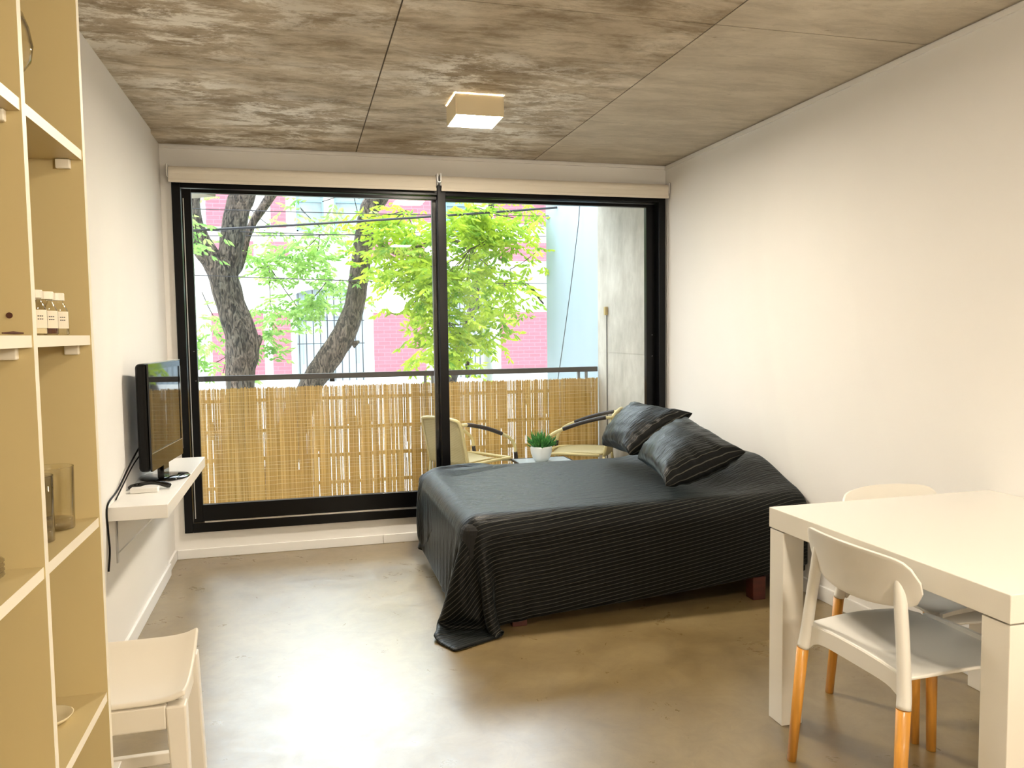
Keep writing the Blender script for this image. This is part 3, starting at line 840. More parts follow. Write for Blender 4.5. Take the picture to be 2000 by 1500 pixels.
# ------------------------------------------------------------------ dining chairs (local: x forward, y left)
def make_chair(label):
    e = empty('dining_chair', (0, 0, 0), 0, label, 'chair', 'white shell chairs with beech legs at the table')

    def seatf(u, v):
        # u 0 rear .. 1 front, v -1..1
        s = 2 * v - 1
        x = 0.015 + 0.43 * u
        wdt = 0.212 + 0.012 * math.sin(PI * u) - 0.03 * max(0, (u - 0.85) / 0.15) ** 2
        z = 0.452 - 0.024 * (1 - s * s) * math.sin(PI * min(1, u * 1.1)) ** 0.8 + 0.012 * s * s * math.sin(PI * u) - 0.03 * max(0, (u - 0.8) / 0.2) ** 2
        z += 0.012 * (1 - s * s) * max(0, 1 - u * 6)
        x -= 0.035 * (1 - s * s) * (1 - u) * -1 * 0 + 0.0
        x += 0.03 * (1 - s * s) * (1 if u > 0.5 else 0) * (u - 0.5) * 2
        return (x, s * wdt, z)

    o = obj('seat', grid(seatf, 20, 20), M['plastic'], e, smooth=True, local=True)
    solid(o, 0.010, -1.0); bv = o.modifiers.new('b', 'BEVEL'); bv.width = 0.003; bv.segments = 2

    # rear and front rails under the seat edge, arching from socket to socket
    def rail(x, yw, zc, ze):
        def fn(u, v):
            s = 2 * u - 1
            z0_ = zc + (ze - zc) * abs(s) ** 7
            zt = 0.448 + 0.010 * (1 - s * s)
            return (x, s * yw, z0_ + (zt - z0_) * v)
        return grid(fn, 18, 2)
    o = obj('rear_rail', rail(0.016, 0.200, 0.408, 0.372), M['plastic'], e, smooth=False, local=True); solid(o, 0.012, 0)
    o = obj('front_rail', rail(0.425, 0.185, 0.402, 0.385), M['plastic'], e, smooth=False, local=True); solid(o, 0.012, 0)

    def backf(u, v):
        s = 2 * u - 1
        top = 0.772 - 0.014 * abs(s) ** 2 - 0.050 * abs(s) ** 14
        bot = 0.612 + 0.036 * abs(s) ** 2.4 + 0.030 * abs(s) ** 24
        z = bot + (top - bot) * v
        x = 0.055 * s * s - 0.012 + (-0.040) * ((z - 0.60) / 0.17) ** 1.2 + 0.012
        return (x, s * 0.232, z)

    o = obj('backrest', grid(backf, 28, 12), M['plastic'], e, smooth=True, local=True)
    solid(o, 0.008, 0.0); bv = o.modifiers.new('b', 'BEVEL'); bv.width = 0.0025; bv.segments = 2
    for s in (1, -1):
        pts = [(0.000, s * 0.216, 0.372), (0.006, s * 0.210, 0.42), (0.012, s * 0.196, 0.53), (0.016, s * 0.182, 0.62), (0.016, s * 0.174, 0.68), (0.010, s * 0.170, 0.722)]
        bm = tube(bmesh.new(), catmull(pts, 5), interp([0.0205, 0.020, 0.019, 0.019, 0.016, 0.004], 5), 14, flat=0.85)
        obj('backrest_upright', bm, M['plastic'], e, smooth=True, local=True)
        lg = obj('leg', tube(bmesh.new(), [(-0.027, s * 0.232, 0.0), (-0.001, s * 0.2165, 0.371)], [0.0145, 0.0185], 16), M['wood'], e, smooth=False, local=True)
        lg['label'] = 'honey coloured beech leg'
        for p_ in lg.data.polygons: p_.use_smooth = len(p_.vertices) == 4
        obj('leg_socket', tube(bmesh.new(), [(0.398, s * 0.192, 0.375), (0.392, s * 0.188, 0.445)], [0.020, 0.022], 14), M['plastic'], e, smooth=True, local=True)
        lg = obj('leg', tube(bmesh.new(), [(0.425, s * 0.215, 0.0), (0.3985, s * 0.1925, 0.374)], [0.0145, 0.0185], 16), M['wood'], e, smooth=False, local=True)
        lg['label'] = 'honey coloured beech leg'
        for p_ in lg.data.polygons: p_.use_smooth = len(p_.vertices) == 4
    return e


ch = make_chair('white shell dining chair at the left side of the table, back towards camera')
ch.location = (1.500, 1.915, 0)
c2 = copy_tree(ch)
c2.location = (2.125, 2.513, 0); c2.rotation_euler = (0, 0, -PI / 2 + math.radians(4))
c2['label'] = 'white shell dining chair behind the table, only its backrest top above it'

# ------------------------------------------------------------------ bed
BX0, BX1, BY0, BY1 = 0.69, 2.49, 3.50, 4.96
bed = empty('bed', ((BX0 + BX1) / 2, (BY0 + BY1) / 2, 0), label='low double bed base with mattress under the black duvet', cat='bed')
obj('mattress', boxes((BX0, BX1, BY0, BY1, 0.30, 0.50)), M['mattress'], bed, bevel=0.05, seg=4)
obj('bed_base', boxes((BX0 + 0.02, BX1, BY0 + 0.02, BY1 - 0.02, 0.12, 0.298)), M['mattress'], bed, bevel=0.01)
for x, y in ((0.93, 3.53), (2.19, 3.53), (0.93, 4.87), (2.19, 4.87)):
    lg = obj('leg', boxes((x - 0.012, x + 0.06, y - 0.02, y + 0.05, 0.0, 0.119)), M['redwood'], bed, bevel=0.004)
    lg['label'] = 'reddish wooden bed leg'


def cloth(seed=3):
    """drape a sheet over the rounded mattress block with a small position based solver"""
    rs = np.random.RandomState(seed)
    h = 0.026
    X0, X1 = BX0 - 0.385, 2.485
    Y0, Y1 = BY0 - 0.285, BY1 + 0.38
    nx = int(round((X1 - X0) / h)) + 1; ny = int(round((Y1 - Y0) / h)) + 1
    gx = np.linspace(X0, X1, nx); gy = np.linspace(Y0, Y1, ny)
    hx = gx[1] - gx[0]
    y0x = BY0 - (0.222 + 0.108 * np.clip((gx - 1.1) / 1.3, 0, 1))
    P = np.zeros((nx, ny, 3))
    P[..., 0] = gx[:, None]
    P[..., 1] = y0x[:, None] + (Y1 - y0x[:, None]) * np.linspace(0, 1, ny)[None, :]
    hy0 = (Y1 - y0x) / (ny - 1)
    hy = (hy0 * (1 + 0.05 * np.clip((BX0 + 0.02 - gx) / 0.3, 0, 1)))[:, None, None]
    P[..., 2] = 0.60 + 0.004 * rs.randn(nx, ny)
    UV = P[..., :2].copy()
    # slight slack so that folds can form
    sl = 1.0
    V = np.zeros_like(P)
    dt_ = 1 / 60.0
    R = 0.09
    bx0, bx1, by0, by1, bz1 = BX0 + 0.0, 2.70, BY0 + 0.0, BY1 - 0.0, 0.528
    cx0, cx1, cy0, cy1, cz1 = bx0 + R, bx1 - R, by0 + R, by1 - R, bz1 - R
    W = np.ones((nx, ny, 1)); W[-1] = 0; W[-2] = 0

    def bump(x, y):
        # bedding bunched up under the cover at the head of the bed
        a = np.clip((x - 2.02) / 0.40, 0, 1); a = a * a * (3 - 2 * a)
        b1 = np.clip((y - (BY0 + 0.0)) / 0.50, 0, 1); b1 = b1 * b1 * (3 - 2 * b1)
        return 0.135 * a * b1
    P[-2:, :, 2] = bz1 + bump(gx[-2:, None], P[-2:, :, 1])
    # pinned head row follows the near side drop as well
    for k in (-1, -2):
        yy = P[k, :, 1].copy(); zz = P[k, :, 2].copy()
        out = yy < BY0 + R
        s_ = (BY0 + R) - yy
        arc = R * PI / 2
        yy2 = np.where(s_ < arc, (BY0 + R) - R * np.sin(np.clip(s_ / R, 0, PI / 2)), BY0)
        zz2 = np.where(s_ < arc, bz1 - R + R * np.cos(np.clip(s_ / R, 0, PI / 2)), bz1 - R - (s_ - arc))
        P[k, :, 1] = np.where(out, yy2, yy); P[k, :, 2] = np.where(out, zz2, zz)
        out = yy > BY1 - R
        s_ = yy - (BY1 - R)
        yy2 = np.where(s_ < arc, (BY1 - R) + R * np.sin(np.clip(s_ / R, 0, PI / 2)), BY1)
        zz2 = np.where(s_ < arc, bz1 - R + R * np.cos(np.clip(s_ / R, 0, PI / 2)), bz1 - R - (s_ - arc))
        P[k, :, 1] = np.where(out, yy2, P[k, :, 1]); P[k, :, 2] = np.where(out, zz2, P[k, :, 2])

    def con(A, B, wa, wb, L, k, only_stretch=False):
        d = B - A
        l = np.sqrt((d * d).sum(-1, keepdims=True)) + 1e-9
        c_ = (l - L) / l
        if only_stretch: c_ = np.maximum(c_, 0)
        ws_ = wa + wb + 1e-9
        q = d * (c_ * k / ws_)
        A += q * wa; B -= q * wb

    def collide():
        z = P[..., 2] - bump(P[..., 0], P[..., 1]) * (P[..., 2] > 0.40)
        dx = P[..., 0] - np.clip(P[..., 0], cx0, cx1)
        dy = P[..., 1] - np.clip(P[..., 1], cy0, cy1)
        dz = np.maximum(z - cz1, 0)
        l = np.sqrt(dx * dx + dy * dy + dz * dz)
        ins = (l < R)
        # deep inside: push up
        deep = ins & (l < 1e-4)
        P[..., 2] = np.where(deep, P[..., 2] + (bz1 - z) * 0.5, P[..., 2])
        f_ = np.where(ins & ~deep, R / np.maximum(l, 1e-4) - 1, 0)
        P[..., 0] += dx * f_ * W[..., 0]; P[..., 1] += dy * f_ * W[..., 0]; P[..., 2] += dz * f_ * W[..., 0]
        P[..., 2] = np.maximum(P[..., 2], 0.008)
        P[..., 1] = np.minimum(P[..., 1], D - 0.03)
        P[..., 0] = np.minimum(P[..., 0], 2.49)
        return ins
    dg = np.sqrt(hx ** 2 + hy0 ** 2)[:, None, None]
    for it in range(420):
        V[..., 2] -= 2.4 * dt_
        V *= 0.975
        Q = P.copy()
        P += V * dt_ * W
        for k in range(9):
            for s in (0, 1):
                n_ = (nx - s) // 2 * 2
                con(P[s:s + n_:2], P[s + 1:s + n_ + 1:2][:n_ // 2], W[s:s + n_:2], W[s + 1:s + n_ + 1:2], hx * sl, 0.95) if n_ else None
                n_ = (ny - s) // 2 * 2
                con(P[:, s:s + n_:2], P[:, s + 1:s + n_:2], W[:, s:s + n_:2], W[:, s + 1:s + n_:2], hy * sl, 0.95)
            for s in (0, 1):
                a0 = P[s:nx - 1:2, :-1]; b0 = P[s + 1:nx:2, 1:]
                m_ = min(len(a0), len(b0)); con(a0[:m_], b0[:m_], W[s:nx - 1:2, :-1][:m_], W[s + 1:nx:2, 1:][:m_], dg[s:nx - 1:2][:m_], 0.12)
                a0 = P[s:nx - 1:2, 1:]; b0 = P[s + 1:nx:2, :-1]
                m_ = min(len(a0), len(b0)); con(a0[:m_], b0[:m_], W[s:nx - 1:2, 1:][:m_], W[s + 1:nx:2, :-1][:m_], dg[s:nx - 1:2][:m_], 0.12)
            if k % 3 == 0:
                con(P[:-2], P[2:].copy() if False else P[2:], W[:-2], W[2:], 2 * hx, 0.05)
                con(P[:, :-2], P[:, 2:], W[:, :-2], W[:, 2:], 2 * hy, 0.05)
            ins = collide()
        V = (P - Q) / dt_
        V[ins] *= 0.55
        V[P[..., 2] < 0.012] *= 0.2
    return P, UV, nx, ny


P, UV, nx, ny = cloth()
bm = bmesh.new()
lay = bm.loops.layers.uv.new('UVMap')
vs = [[bm.verts.new(P[i, j]) for j in range(ny)] for i in range(nx)]
for i in range(nx - 1):
    for j in range(ny - 1):
        f = bm.faces.new((vs[i][j], vs[i + 1][j], vs[i + 1][j + 1], vs[i][j + 1]))
        for lp, (a, b_) in zip(f.loops, ((i, j), (i + 1, j), (i + 1, j + 1), (i, j + 1))):
            lp[lay].uv = UV[a, b_]
dv = obj('duvet', bm, M['duvet'], smooth=True)
solid(dv, 0.014, 0.0)
md = dv.modifiers.new('sub', 'SUBSURF'); md.levels = 1; md.render_levels = 1
tag(dv, 'black duvet with thin pale stripes draped over the bed', 'duvet')


def pillow(BL, BR, TL, TR, T, label, seed):
    BL, BR, TL, TR = map(Vector, (BL, BR, TL, TR))
    nrm = ((BR - BL).cross(TL - BL)).normalized()
    if nrm.z < 0: nrm = -nrm
    rs = random.Random(seed)
    n = 34
    Lg = (BR - BL).length
    ph = [rs.uniform(0, 6.28) for _ in range(12)]
    bm = bmesh.new(); lay = bm.loops.layers.uv.new('UVMap')

    def pt(i, j, side):
        a = 2 * i / n - 1; c_ = 2 * j / n - 1  # a along long axis
        a2 = a * (1 - 0.075 * (1 - c_ * c_)); c2_ = c_ * (1 - 0.09 * (1 - a * a))
        # sharp pulled corners
        k = 1 + 0.05 * (abs(a) * abs(c_)) ** 8
        u, v = (a2 * k + 1) / 2, (c2_ * k + 1) / 2
        q = BL * (1 - u) * (1 - v) + BR * u * (1 - v) + TL * (1 - u) * v + TR * u * v
        th = T * (max(0, (1 - a ** 2)) * max(0, (1 - c_ ** 2))) ** 0.36
        ed = 1 - (abs(a) ** 3) * (abs(c_) ** 3)
        wr = 0.007 * (math.sin(9 * a + 3 * c_ + ph[0]) + math.sin(14 * c_ - 4 * a + ph[1]) * 0.6) * (abs(a) + abs(c_)) * 0.5 * min(1, th / T * 3)
        wr += 0.006 * math.sin(26 * a + ph[2] + 2 * c_) * max(0, abs(c_) - 0.45) * min(1, th / T * 4)
        wr += 0.006 * math.sin(24 * c_ + ph[3]) * max(0, abs(a) - 0.55) * min(1, th / T * 4)
        return q + nrm * (side * (th * 0.5) + wr)
    for side in (1, -1):
        V = [[bm.verts.new(pt(i, j, side)) for j in range(n + 1)] for i in range(n + 1)]
        for i in range(n):
            for j in range(n):
                f = bm.faces.new((V[i][j], V[i + 1][j], V[i + 1][j + 1], V[i][j + 1]))
                for lp, (a, b_) in zip(f.loops, ((i, j), (i + 1, j), (i + 1, j + 1), (i, j + 1))):
                    lp[lay].uv = (b_ / n * 0.5, a / n * Lg)
    bmesh.ops.remove_doubles(bm, verts=bm.verts[:], dist=0.0006)
    o = obj('pillow', bm, M['duvet'], smooth=True, sub=1)
    return tag(o, label, 'pillow', 'striped black pillows on the bed')


pillow((1.89, 4.84, 0.63), (1.86, 4.33, 0.64), (2.13, 4.88, 0.895), (2.25, 4.30, 0.875), 0.235, 'black striped pillow farther back, nearer the window', 5)
pillow((1.88, 4.26, 0.63), (1.74, 3.60, 0.60), (2.22, 4.30, 0.85), (2.22, 3.66, 0.735), 0.24, 'black striped pillow in front, slumped towards the near bedside', 9)

# ------------------------------------------------------------------ balcony
struct('balcony_floor', boxes((-1.2, 2.75, D + 0.135, 6.62, -0.16, 0.02)), M['concrete'], 'grey concrete balcony floor beyond the window', 'floor')
struct('balcony_wall_right', boxes((2.50, 2.72, D + 0.101, 6.50, 0.02, 1.188), (2.503, 2.72, D + 0.101, 6.50, 1.188, 1.192), (2.50, 2.72, D + 0.101, 6.50, 1.192, 2.355), (2.505, 2.72, D + 0.101, 6.50, 2.357, 2.60)), M['concrete'], 'rough grey concrete side wall of the balcony', 'wall')
struct('balcony_wall_left', boxes((-1.2, -1.05, D + 0.101, 6.50, 0.02, 2.60)), M['concrete'], 'grey concrete side wall at the far left of the balcony', 'wall')
struct('balcony_ceiling', boxes((-1.2, 2.72, D + 0.14, 6.55, 2.605, 2.8)), M['concrete'], 'concrete slab above the balcony', 'ceiling')

rl = empty('balcony_railing', (0.75, 6.53, 0.02), label='dark metal balcony railing behind the reed screen', cat='railing')
obj('handrail', boxes((-1.048, 2.499, 6.51, 6.56, 1.022, 1.064)), M['rail'], rl, bevel=0.003)
for x in (-0.55, -0.47, 0.98, 1.04, 2.32, 2.39):
    obj('post', boxes((x, x + 0.022, 6.525, 6.547, 0.02, 1.022)), M['railgrey'], rl)
for z in (0.17, 0.39, 0.61, 0.85):
    obj('cross_bar', boxes((-1.048, 2.499, 6.530, 6.542, z, z + 0.028)), M['tan'], rl)
rsn = empty('reed_screen', (0.75, 6.49, 0.02), label='golden reed screen tied along the balcony railing', cat='screen')
bm = bmesh.new()
x = -1.045
while x < 2.49:
    wv = rnd.uniform(0.0035, 0.0062)
    gp = -0.0006
    q = rnd.random()
    dens = 0.015 + 0.05 * max(0, math.sin(x * 2.1 + 0.4)) + (0.07 if 1.0 < x < 2.1 else 0)
    if q < dens: gp = rnd.uniform(0.0012, 0.0036)
    lean = rnd.uniform(-0.0015, 0.0015)
    yy = 6.490 + rnd.uniform(-0.003, 0.003)
    z1 = 0.968 + rnd.uniform(-0.010, 0.006)
    v = box(bm, x, x + wv, yy - 0.0022, yy + 0.0022, 0.03, z1)
    for k in (4, 5, 6, 7): v[k].co.x += lean
    if rnd.random() < dens * 0.9:   # broken reed: only part of its length is left
        zb = rnd.uniform(0.3, 0.85)
        if rnd.random() < 0.5:
            for k in (0, 1, 2, 3): v[k].co.z = zb
        else:
            for k in (4, 5, 6, 7): v[k].co.z = zb
    x += wv + gp
obj('reeds', bm, M['reed'], rsn)
bm = bmesh.new()
zz = 0.06
while zz < 0.95:
    pts = [(-1.045 + k * 0.22, 6.4855, zz + 0.004 * math.sin(k * 1.7 + zz * 30)) for k in range(17)]
    pts = [p_ for p_ in pts if p_[0] < 2.49]
    tube(bm, pts, 0.0014, 4)
    zz += rnd.choice((0.022, 0.03, 0.045))
obj('binding_threads', bm, M['thread'], rsn)

# socket with its cable on the concrete wall
so = empty('wall_socket', (2.50, 6.28, 1.51), label='ochre cable fitting on the concrete balcony wall', cat='fitting')
obj('fitting_body', boxes((2.474, 2.4995, 6.262, 6.298, 1.505, 1.575)), M['brass'], so, bevel=0.004)
obj('cable_lead', tube(bmesh.new(), [(2.494, 6.28, 1.505), (2.494, 6.28, 0.021)], 0.004, 6), M['cable'], so)
fl = empty('box_light', (-0.72, 6.2, 2.38), label='beige box fixture hanging at the balcony top left corner', cat='light')
o = obj('fixture_box', boxes((-0.135, 0.135, -0.09, 0.09, 0.0, 0.13)), M['beige'], fl, bevel=0.004, local=True)
o = obj('hanger', boxes((-0.02, 0.02, -0.02, 0.02, 0.131, 0.224)), M['beige'], fl, local=True)
fl.rotation_euler = (0, 0, math.radians(-32))


# rattan chairs (local x forward, y left)
def balcony_chair(label, loc, rz):
    e = empty('rattan_chair', loc, rz, label, 'chair', 'cream rattan armchairs on the balcony')

    def bf(u, v):
        s = 2 * u - 1
        return (-0.235 - 0.07 * v - 0.02 * (1 - s * s) * 1.0, s * 0.205, 0.40 + 0.32 * v + 0.012 * (1 - s * s) * v)
    o = obj('backrest', grid(bf, 12, 12, uv=(1, 0.8)), M['weave'], e, smooth=True, local=True); solid(o, 0.012, 0)
    def sf(u, v):
        s = 2 * v - 1
        return (-0.22 + 0.44 * u, s * 0.205, 0.410 - 0.015 * (1 - s * s) + 0.012 * math.sin(PI * u * 0.9 + 0.4) - 0.02 * u ** 6)
    o = obj('seat', grid(sf, 12, 12, uv=(1, 1)), M['weave'], e, smooth=True, local=True); solid(o, 0.014, 0)
    obj('back_rim', tube(bmesh.new(), catmull([(-0.235, -0.21, 0.40), (-0.275, -0.212, 0.58), (-0.305, -0.208, 0.70), (-0.325, -0.17, 0.733), (-0.328, 0, 0.742), (-0.325, 0.17, 0.733), (-0.305, 0.208, 0.70), (-0.275, 0.212, 0.58), (-0.235, 0.21, 0.40)], 4), 0.012, 8), M['cane'], e, smooth=True, local=True)
    obj('seat_rim', tube(bmesh.new(), catmull([(-0.2, 0.212, 0.405), (0.1, 0.212, 0.412), (0.21, 0.19, 0.405), (0.235, 0, 0.400), (0.21, -0.19, 0.405), (0.1, -0.212, 0.412), (-0.2, -0.212, 0.405)], 4), 0.011, 8), M['cane'], e, smooth=True, local=True)
    for s in (1, -1):
        y_ = s * 0.232
        full = catmull([(-0.300, s * 0.222, 0.700), (-0.22, y_, 0.694), (-0.08, s * 0.24, 0.660), (0.05, s * 0.24, 0.615), (0.15, s * 0.238, 0.570), (0.205, s * 0.236, 0.515), (0.222, s * 0.235, 0.44), (0.228, s * 0.235, 0.36), (0.240, s * 0.236, 0.0)], 5)
        obj('armrest', tube(bmesh.new(), full[:-5], 0.0125, 8), M['cane'], e, smooth=True, local=True)
        wr_ = obj('armrest_wrap', tube(bmesh.new(), full[3:17], 0.0150, 8), M['wrap'], e, smooth=True, local=True); wr_['label'] = 'dark brown wrapped section'
        wr_ = obj('leg_wrap', tube(bmesh.new(), full[29:36], 0.0150, 8), M['wrap'], e, smooth=True, local=True); wr_['label'] = 'dark brown wrapped section'
        obj('leg', tube(bmesh.new(), [full[-6], full[-1]], 0.0120, 8), M['cane'], e, smooth=True, local=True)
        obj('leg', tube(bmesh.new(), [(-0.235, s * 0.21, 0.40), (-0.27, s * 0.215, 0.0)], 0.0120, 8), M['cane'], e, smooth=True, local=True)
    return e


balcony_chair('cream rattan armchair on the balcony, left of the plant', (1.235, 5.84, 0.02), math.radians(30))
balcony_chair('cream rattan armchair on the balcony, mostly hidden by the pillows', (2.108, 5.93, 0.02), math.radians(150))
bt = empty('side_table', (1.70, 5.51, 0.02), label='low glass topped table on the balcony between the chairs', cat='table')
obj('glass_top', boxes((1.50, 1.90, 5.34, 5.68, 0.422, 0.430)), M['gtable'], bt, bevel=0.002)
obj('rim', boxes((1.492, 1.4995, 5.332, 5.688, 0.416, 0.432), (1.9005, 1.908, 5.332, 5.688, 0.416, 0.432), (1.4995, 1.9005, 5.332, 5.3395, 0.416, 0.432), (1.4995, 1.9005, 5.6805, 5.688, 0.416, 0.432)), M['wrap'], bt)
for x in (1.52, 1.88):
    for y in (5.36, 5.66):
        obj('leg', tube(bmesh.new(), [(x, y, 0.02), (x, y, 0.4215)], 0.011, 8), M['wrap'], bt)
pp = empty('potted_plant', (1.68, 5.53, 0.4305), label='spiky green plant in round white pot on the balcony table', cat='plant')
obj('pot', lathe(bmesh.new(), [(0, 0), (0.046, 0), (0.062, 0.022), (0.076, 0.060), (0.080, 0.095), (0.079, 0.108), (0.073, 0.110), (0.071, 0.096), (0, 0.094)], (1.68, 5.53, 0.4308), 32), M['ceramic'], pp, smooth=True)
bm = bmesh.new()
for k in range(150):
    a = rnd.uniform(0, 2 * PI); t_ = rnd.random() ** 0.7; ln = rnd.uniform(0.07, 0.125) * (1.1 - 0.3 * t_)
    r0 = rnd.uniform(0, 0.05); px_, py_ = 1.68 + r0 * math.cos(a), 5.53 + r0 * math.sin(a)
    d = Vector((math.cos(a) * math.sin(t_ * 1.25), math.sin(a) * math.sin(t_ * 1.25), math.cos(t_ * 1.25)))
    p0 = Vector((px_, py_, 0.525)); 
    tube(bm, [p0, p0 + d * ln * 0.4, p0 + d * ln * 0.8 + Vector((0, 0, 0.004)), p0 + d * ln + Vector((0, 0, 0.010))], [0.0045, 0.0065, 0.004, 0.0006], 5)
obj('leaves', bm, M['leafdark'], pp, smooth=True)

# ------------------------------------------------------------------ outside: street, houses
SZ = -3.2
struct('street', boxes((-14, 16, 6.7, 16.0, SZ - 0.1, SZ)), M['street'], 'street and pavement far below the balcony', 'street')
fb = empty('apartment_building', (1.5, 16.3, SZ), label='pink and white old house across the street', cat='building')
FY = 16.0
# white wall behind everything, with real openings for the arched window, the doors and upper windows
cols = [(-9.0, -0.051), (-0.051, 1.239), (1.239, 2.82), (2.82, 3.82), (3.82, 12.0)]
bm = bmesh.new()
for i, (a, c_) in enumerate(cols):
    if i in (1, 3):
        box(bm, a, c_, FY, FY + 0.3, SZ, 0.45); box(bm, a, c_, FY, FY + 0.3, 2.28, 3.36)
    else:
        box(bm, a, c_, FY, FY + 0.3, SZ, 3.36)
for a, c_ in ((-9, 0.0), (0.52, 0.71), (1.30, 2.9), (3.45, 12)):
    box(bm, a, c_, FY, FY + 0.3, 3.36, 5.3)
box(bm, -9, 12, FY, FY + 0.3, 5.3, 5.6)
obj('facade_wall', bm, M['facade_white'], fb)
for a, c_, z0, z1 in ((-1.60, -0.66, 0.60, 1.812), (-0.507, -0.166, 0.60, 1.812), (1.419, 2.46, 0.60, 1.80), (4.014, 5.6, 0.60, 1.786), (6.0, 11.0, 0.6, 1.78), (-6.5, -2.0, 0.6, 1.81),
                      (-1.63, -0.90, 3.43, 5.0), (-0.47, -0.19, 3.43, 5.0), (1.55, 2.70, 3.60, 5.0), (3.9, 5.6, 3.60, 5.0),
                      (-1.62, -0.80, 2.88, 3.16), (-0.50, -0.16, 2.88, 3.16), (1.40, 2.46, 2.86, 3.20), (4.0, 5.6, 2.84, 3.22), (-6.5, -2.0, 2.88, 3.16)):
    obj('pink_brick_panel', boxes((a, c_, FY - 0.02, FY - 0.001, z0, z1)), M['pink'], fb)
obj('cornice', boxes((-9, 12, FY - 0.14, FY - 0.001, 2.70, 2.76), (-9, 12, FY - 0.08, FY - 0.001, 2.62, 2.6995)), M['facade_white'], fb)
obj('plinth_band', boxes((-9, -0.20, FY - 0.06, FY - 0.021, 0.48, 0.58), (1.40, 2.62, FY - 0.06, FY - 0.021, 0.48, 0.58), (4.0, 12, FY - 0.06, FY - 0.021, 0.48, 0.58)), M['facade_white'], fb)


def arch_window(x0, x1, z0, z1, rise):
    n = 12
    def arc(t_): return z1 - rise + rise * math.sin(PI * t_) ** 0.7
    # surround with segmental head
    bm = bmesh.new()
    box(bm, x0 - 0.09, x0, FY - 0.06, FY - 0.001, z0, z1 - rise)
    box(bm, x1, x1 + 0.09, FY - 0.06, FY - 0.001, z0, z1 - rise)
    for k in range(n):
        t0, t1 = k / n, (k + 1) / n
        xa, xb = x0 - 0.09 + (x1 - x0 + 0.18) * t0, x0 - 0.09 + (x1 - x0 + 0.18) * t1
        v = box(bm, xa, xb, FY - 0.06, FY - 0.001, 0, 1)
        for q, (t_, up) in zip(v, ((t0, 0), (t1, 0), (t1, 0), (t0, 0), (t0, 1), (t1, 1), (t1, 1), (t0, 1))):
            q.co.z = arc(t_) + 0.11 * up
    obj('window_surround', bm, M['facade_white'], fb)
    wf = obj('window', boxes((x0, x0 + 0.10, FY + 0.10, FY + 0.16, z0, z1), (x1 - 0.10, x1, FY + 0.10, FY + 0.16, z0, z1), ((x0 + x1) / 2 - 0.05, (x0 + x1) / 2 + 0.05, FY + 0.10, FY + 0.16, z0, z1 - 0.55),
                             (x0 + 0.1, x1 - 0.1, FY + 0.10, FY + 0.16, z1 - 0.55, z1 - 0.45), (x0 + 0.1, x1 - 0.1, FY + 0.10, FY + 0.16, z0, z0 + 0.35)), M['facade_grey'], fb)
    obj('pane', boxes((x0 + 0.0, x1, FY + 0.17, FY + 0.18, z0, z1)), M['facade_grey'], wf)
    bm = bmesh.new()
    nb = 9
    for k in range(nb + 1):
        x = x0 + 0.04 + (x1 - x0 - 0.08) * k / nb
        t_ = (x - x0 + 0.09) / (x1 - x0 + 0.18)
        tube(bm, [(x, FY + 0.02, z0 + 0.02), (x, FY + 0.02, arc(t_) - 0.01)], 0.009, 6)
    for z in (z0 + 0.12, z0 + 0.75, z0 + 1.20, z1 - 0.42):
        box(bm, x0, x1, FY + 0.010, FY + 0.018, z - 0.008, z + 0.008)
    obj('iron_grille', bm, M['grille'], fb)


arch_window(-0.051, 1.239, 0.45, 2.28, 0.16)
arch_window(2.82, 3.82, 0.45, 2.28, 0.14)
for x0, x1 in ((0.0, 0.52), (0.71, 1.30), (2.9, 3.45)):
    wf = obj('window', boxes((x0, x0 + 0.035, FY + 0.02, FY + 0.08, 3.36, 5.3), (x1 - 0.035, x1, FY + 0.02, FY + 0.08, 3.36, 5.3), (x0, x1, FY + 0.02, FY + 0.08, 3.36, 3.395), (x0 + 0.035, x1 - 0.035, FY + 0.02, FY + 0.08, 3.93, 3.965)), M['blue_frame'], fb)
    obj('pane', boxes((x0 + 0.03, x1 - 0.03, FY + 0.05, FY + 0.06, 3.39, 5.29)), M['dark_glass'], wf)
    obj('sill', boxes((x0 - 0.06, x1 + 0.06, FY - 0.06, FY - 0.001, 3.30, 3.355)), M['facade_white'], fb)
bb = empty('neighbour_building', (4, 7.7, SZ), label='plain pale blue rendered wall right of the trees', cat='building')
obj('rendered_wall', boxes((2.73, 6.0, 6.64, 8.71, SZ, 9.0)), M['bluewall'], bb)
obj('wall_coping', boxes((2.70, 6.03, 6.62, 8.74, 9.0, 9.1)), M['facade_white'], bb)
tag(obj('thin_cable', tube(bmesh.new(), catmull([(2.722, 7.5, 3.4), (2.70, 7.5, 2.6), (2.655, 7.5, 2.2), (2.60, 7.5, 1.8), (2.50, 7.5, 1.15), (2.40, 7.5, 0.55)], 4), 0.004, 5), M['cable']),
    'thin dark cable hanging slanted before the pale blue wall', 'cable')
po = empty('street_pole', (2.33, 10, SZ), label='pale grey street pole behind the leafy branches', cat='pole')
obj('shaft', tube(bmesh.new(), [(2.36, 10, SZ), (2.33, 10, 1.2), (2.29, 10, 2.2), (2.27, 10, 2.9)], [0.085, 0.065, 0.058, 0.05], 14), M['pole'], po, smooth=True)
obj('base_plate', lathe(bmesh.new(), [(0, 0), (0.15, 0), (0.15, 0.03), (0, 0.03)], (2.36, 10, SZ), 16), M['pole'], po)
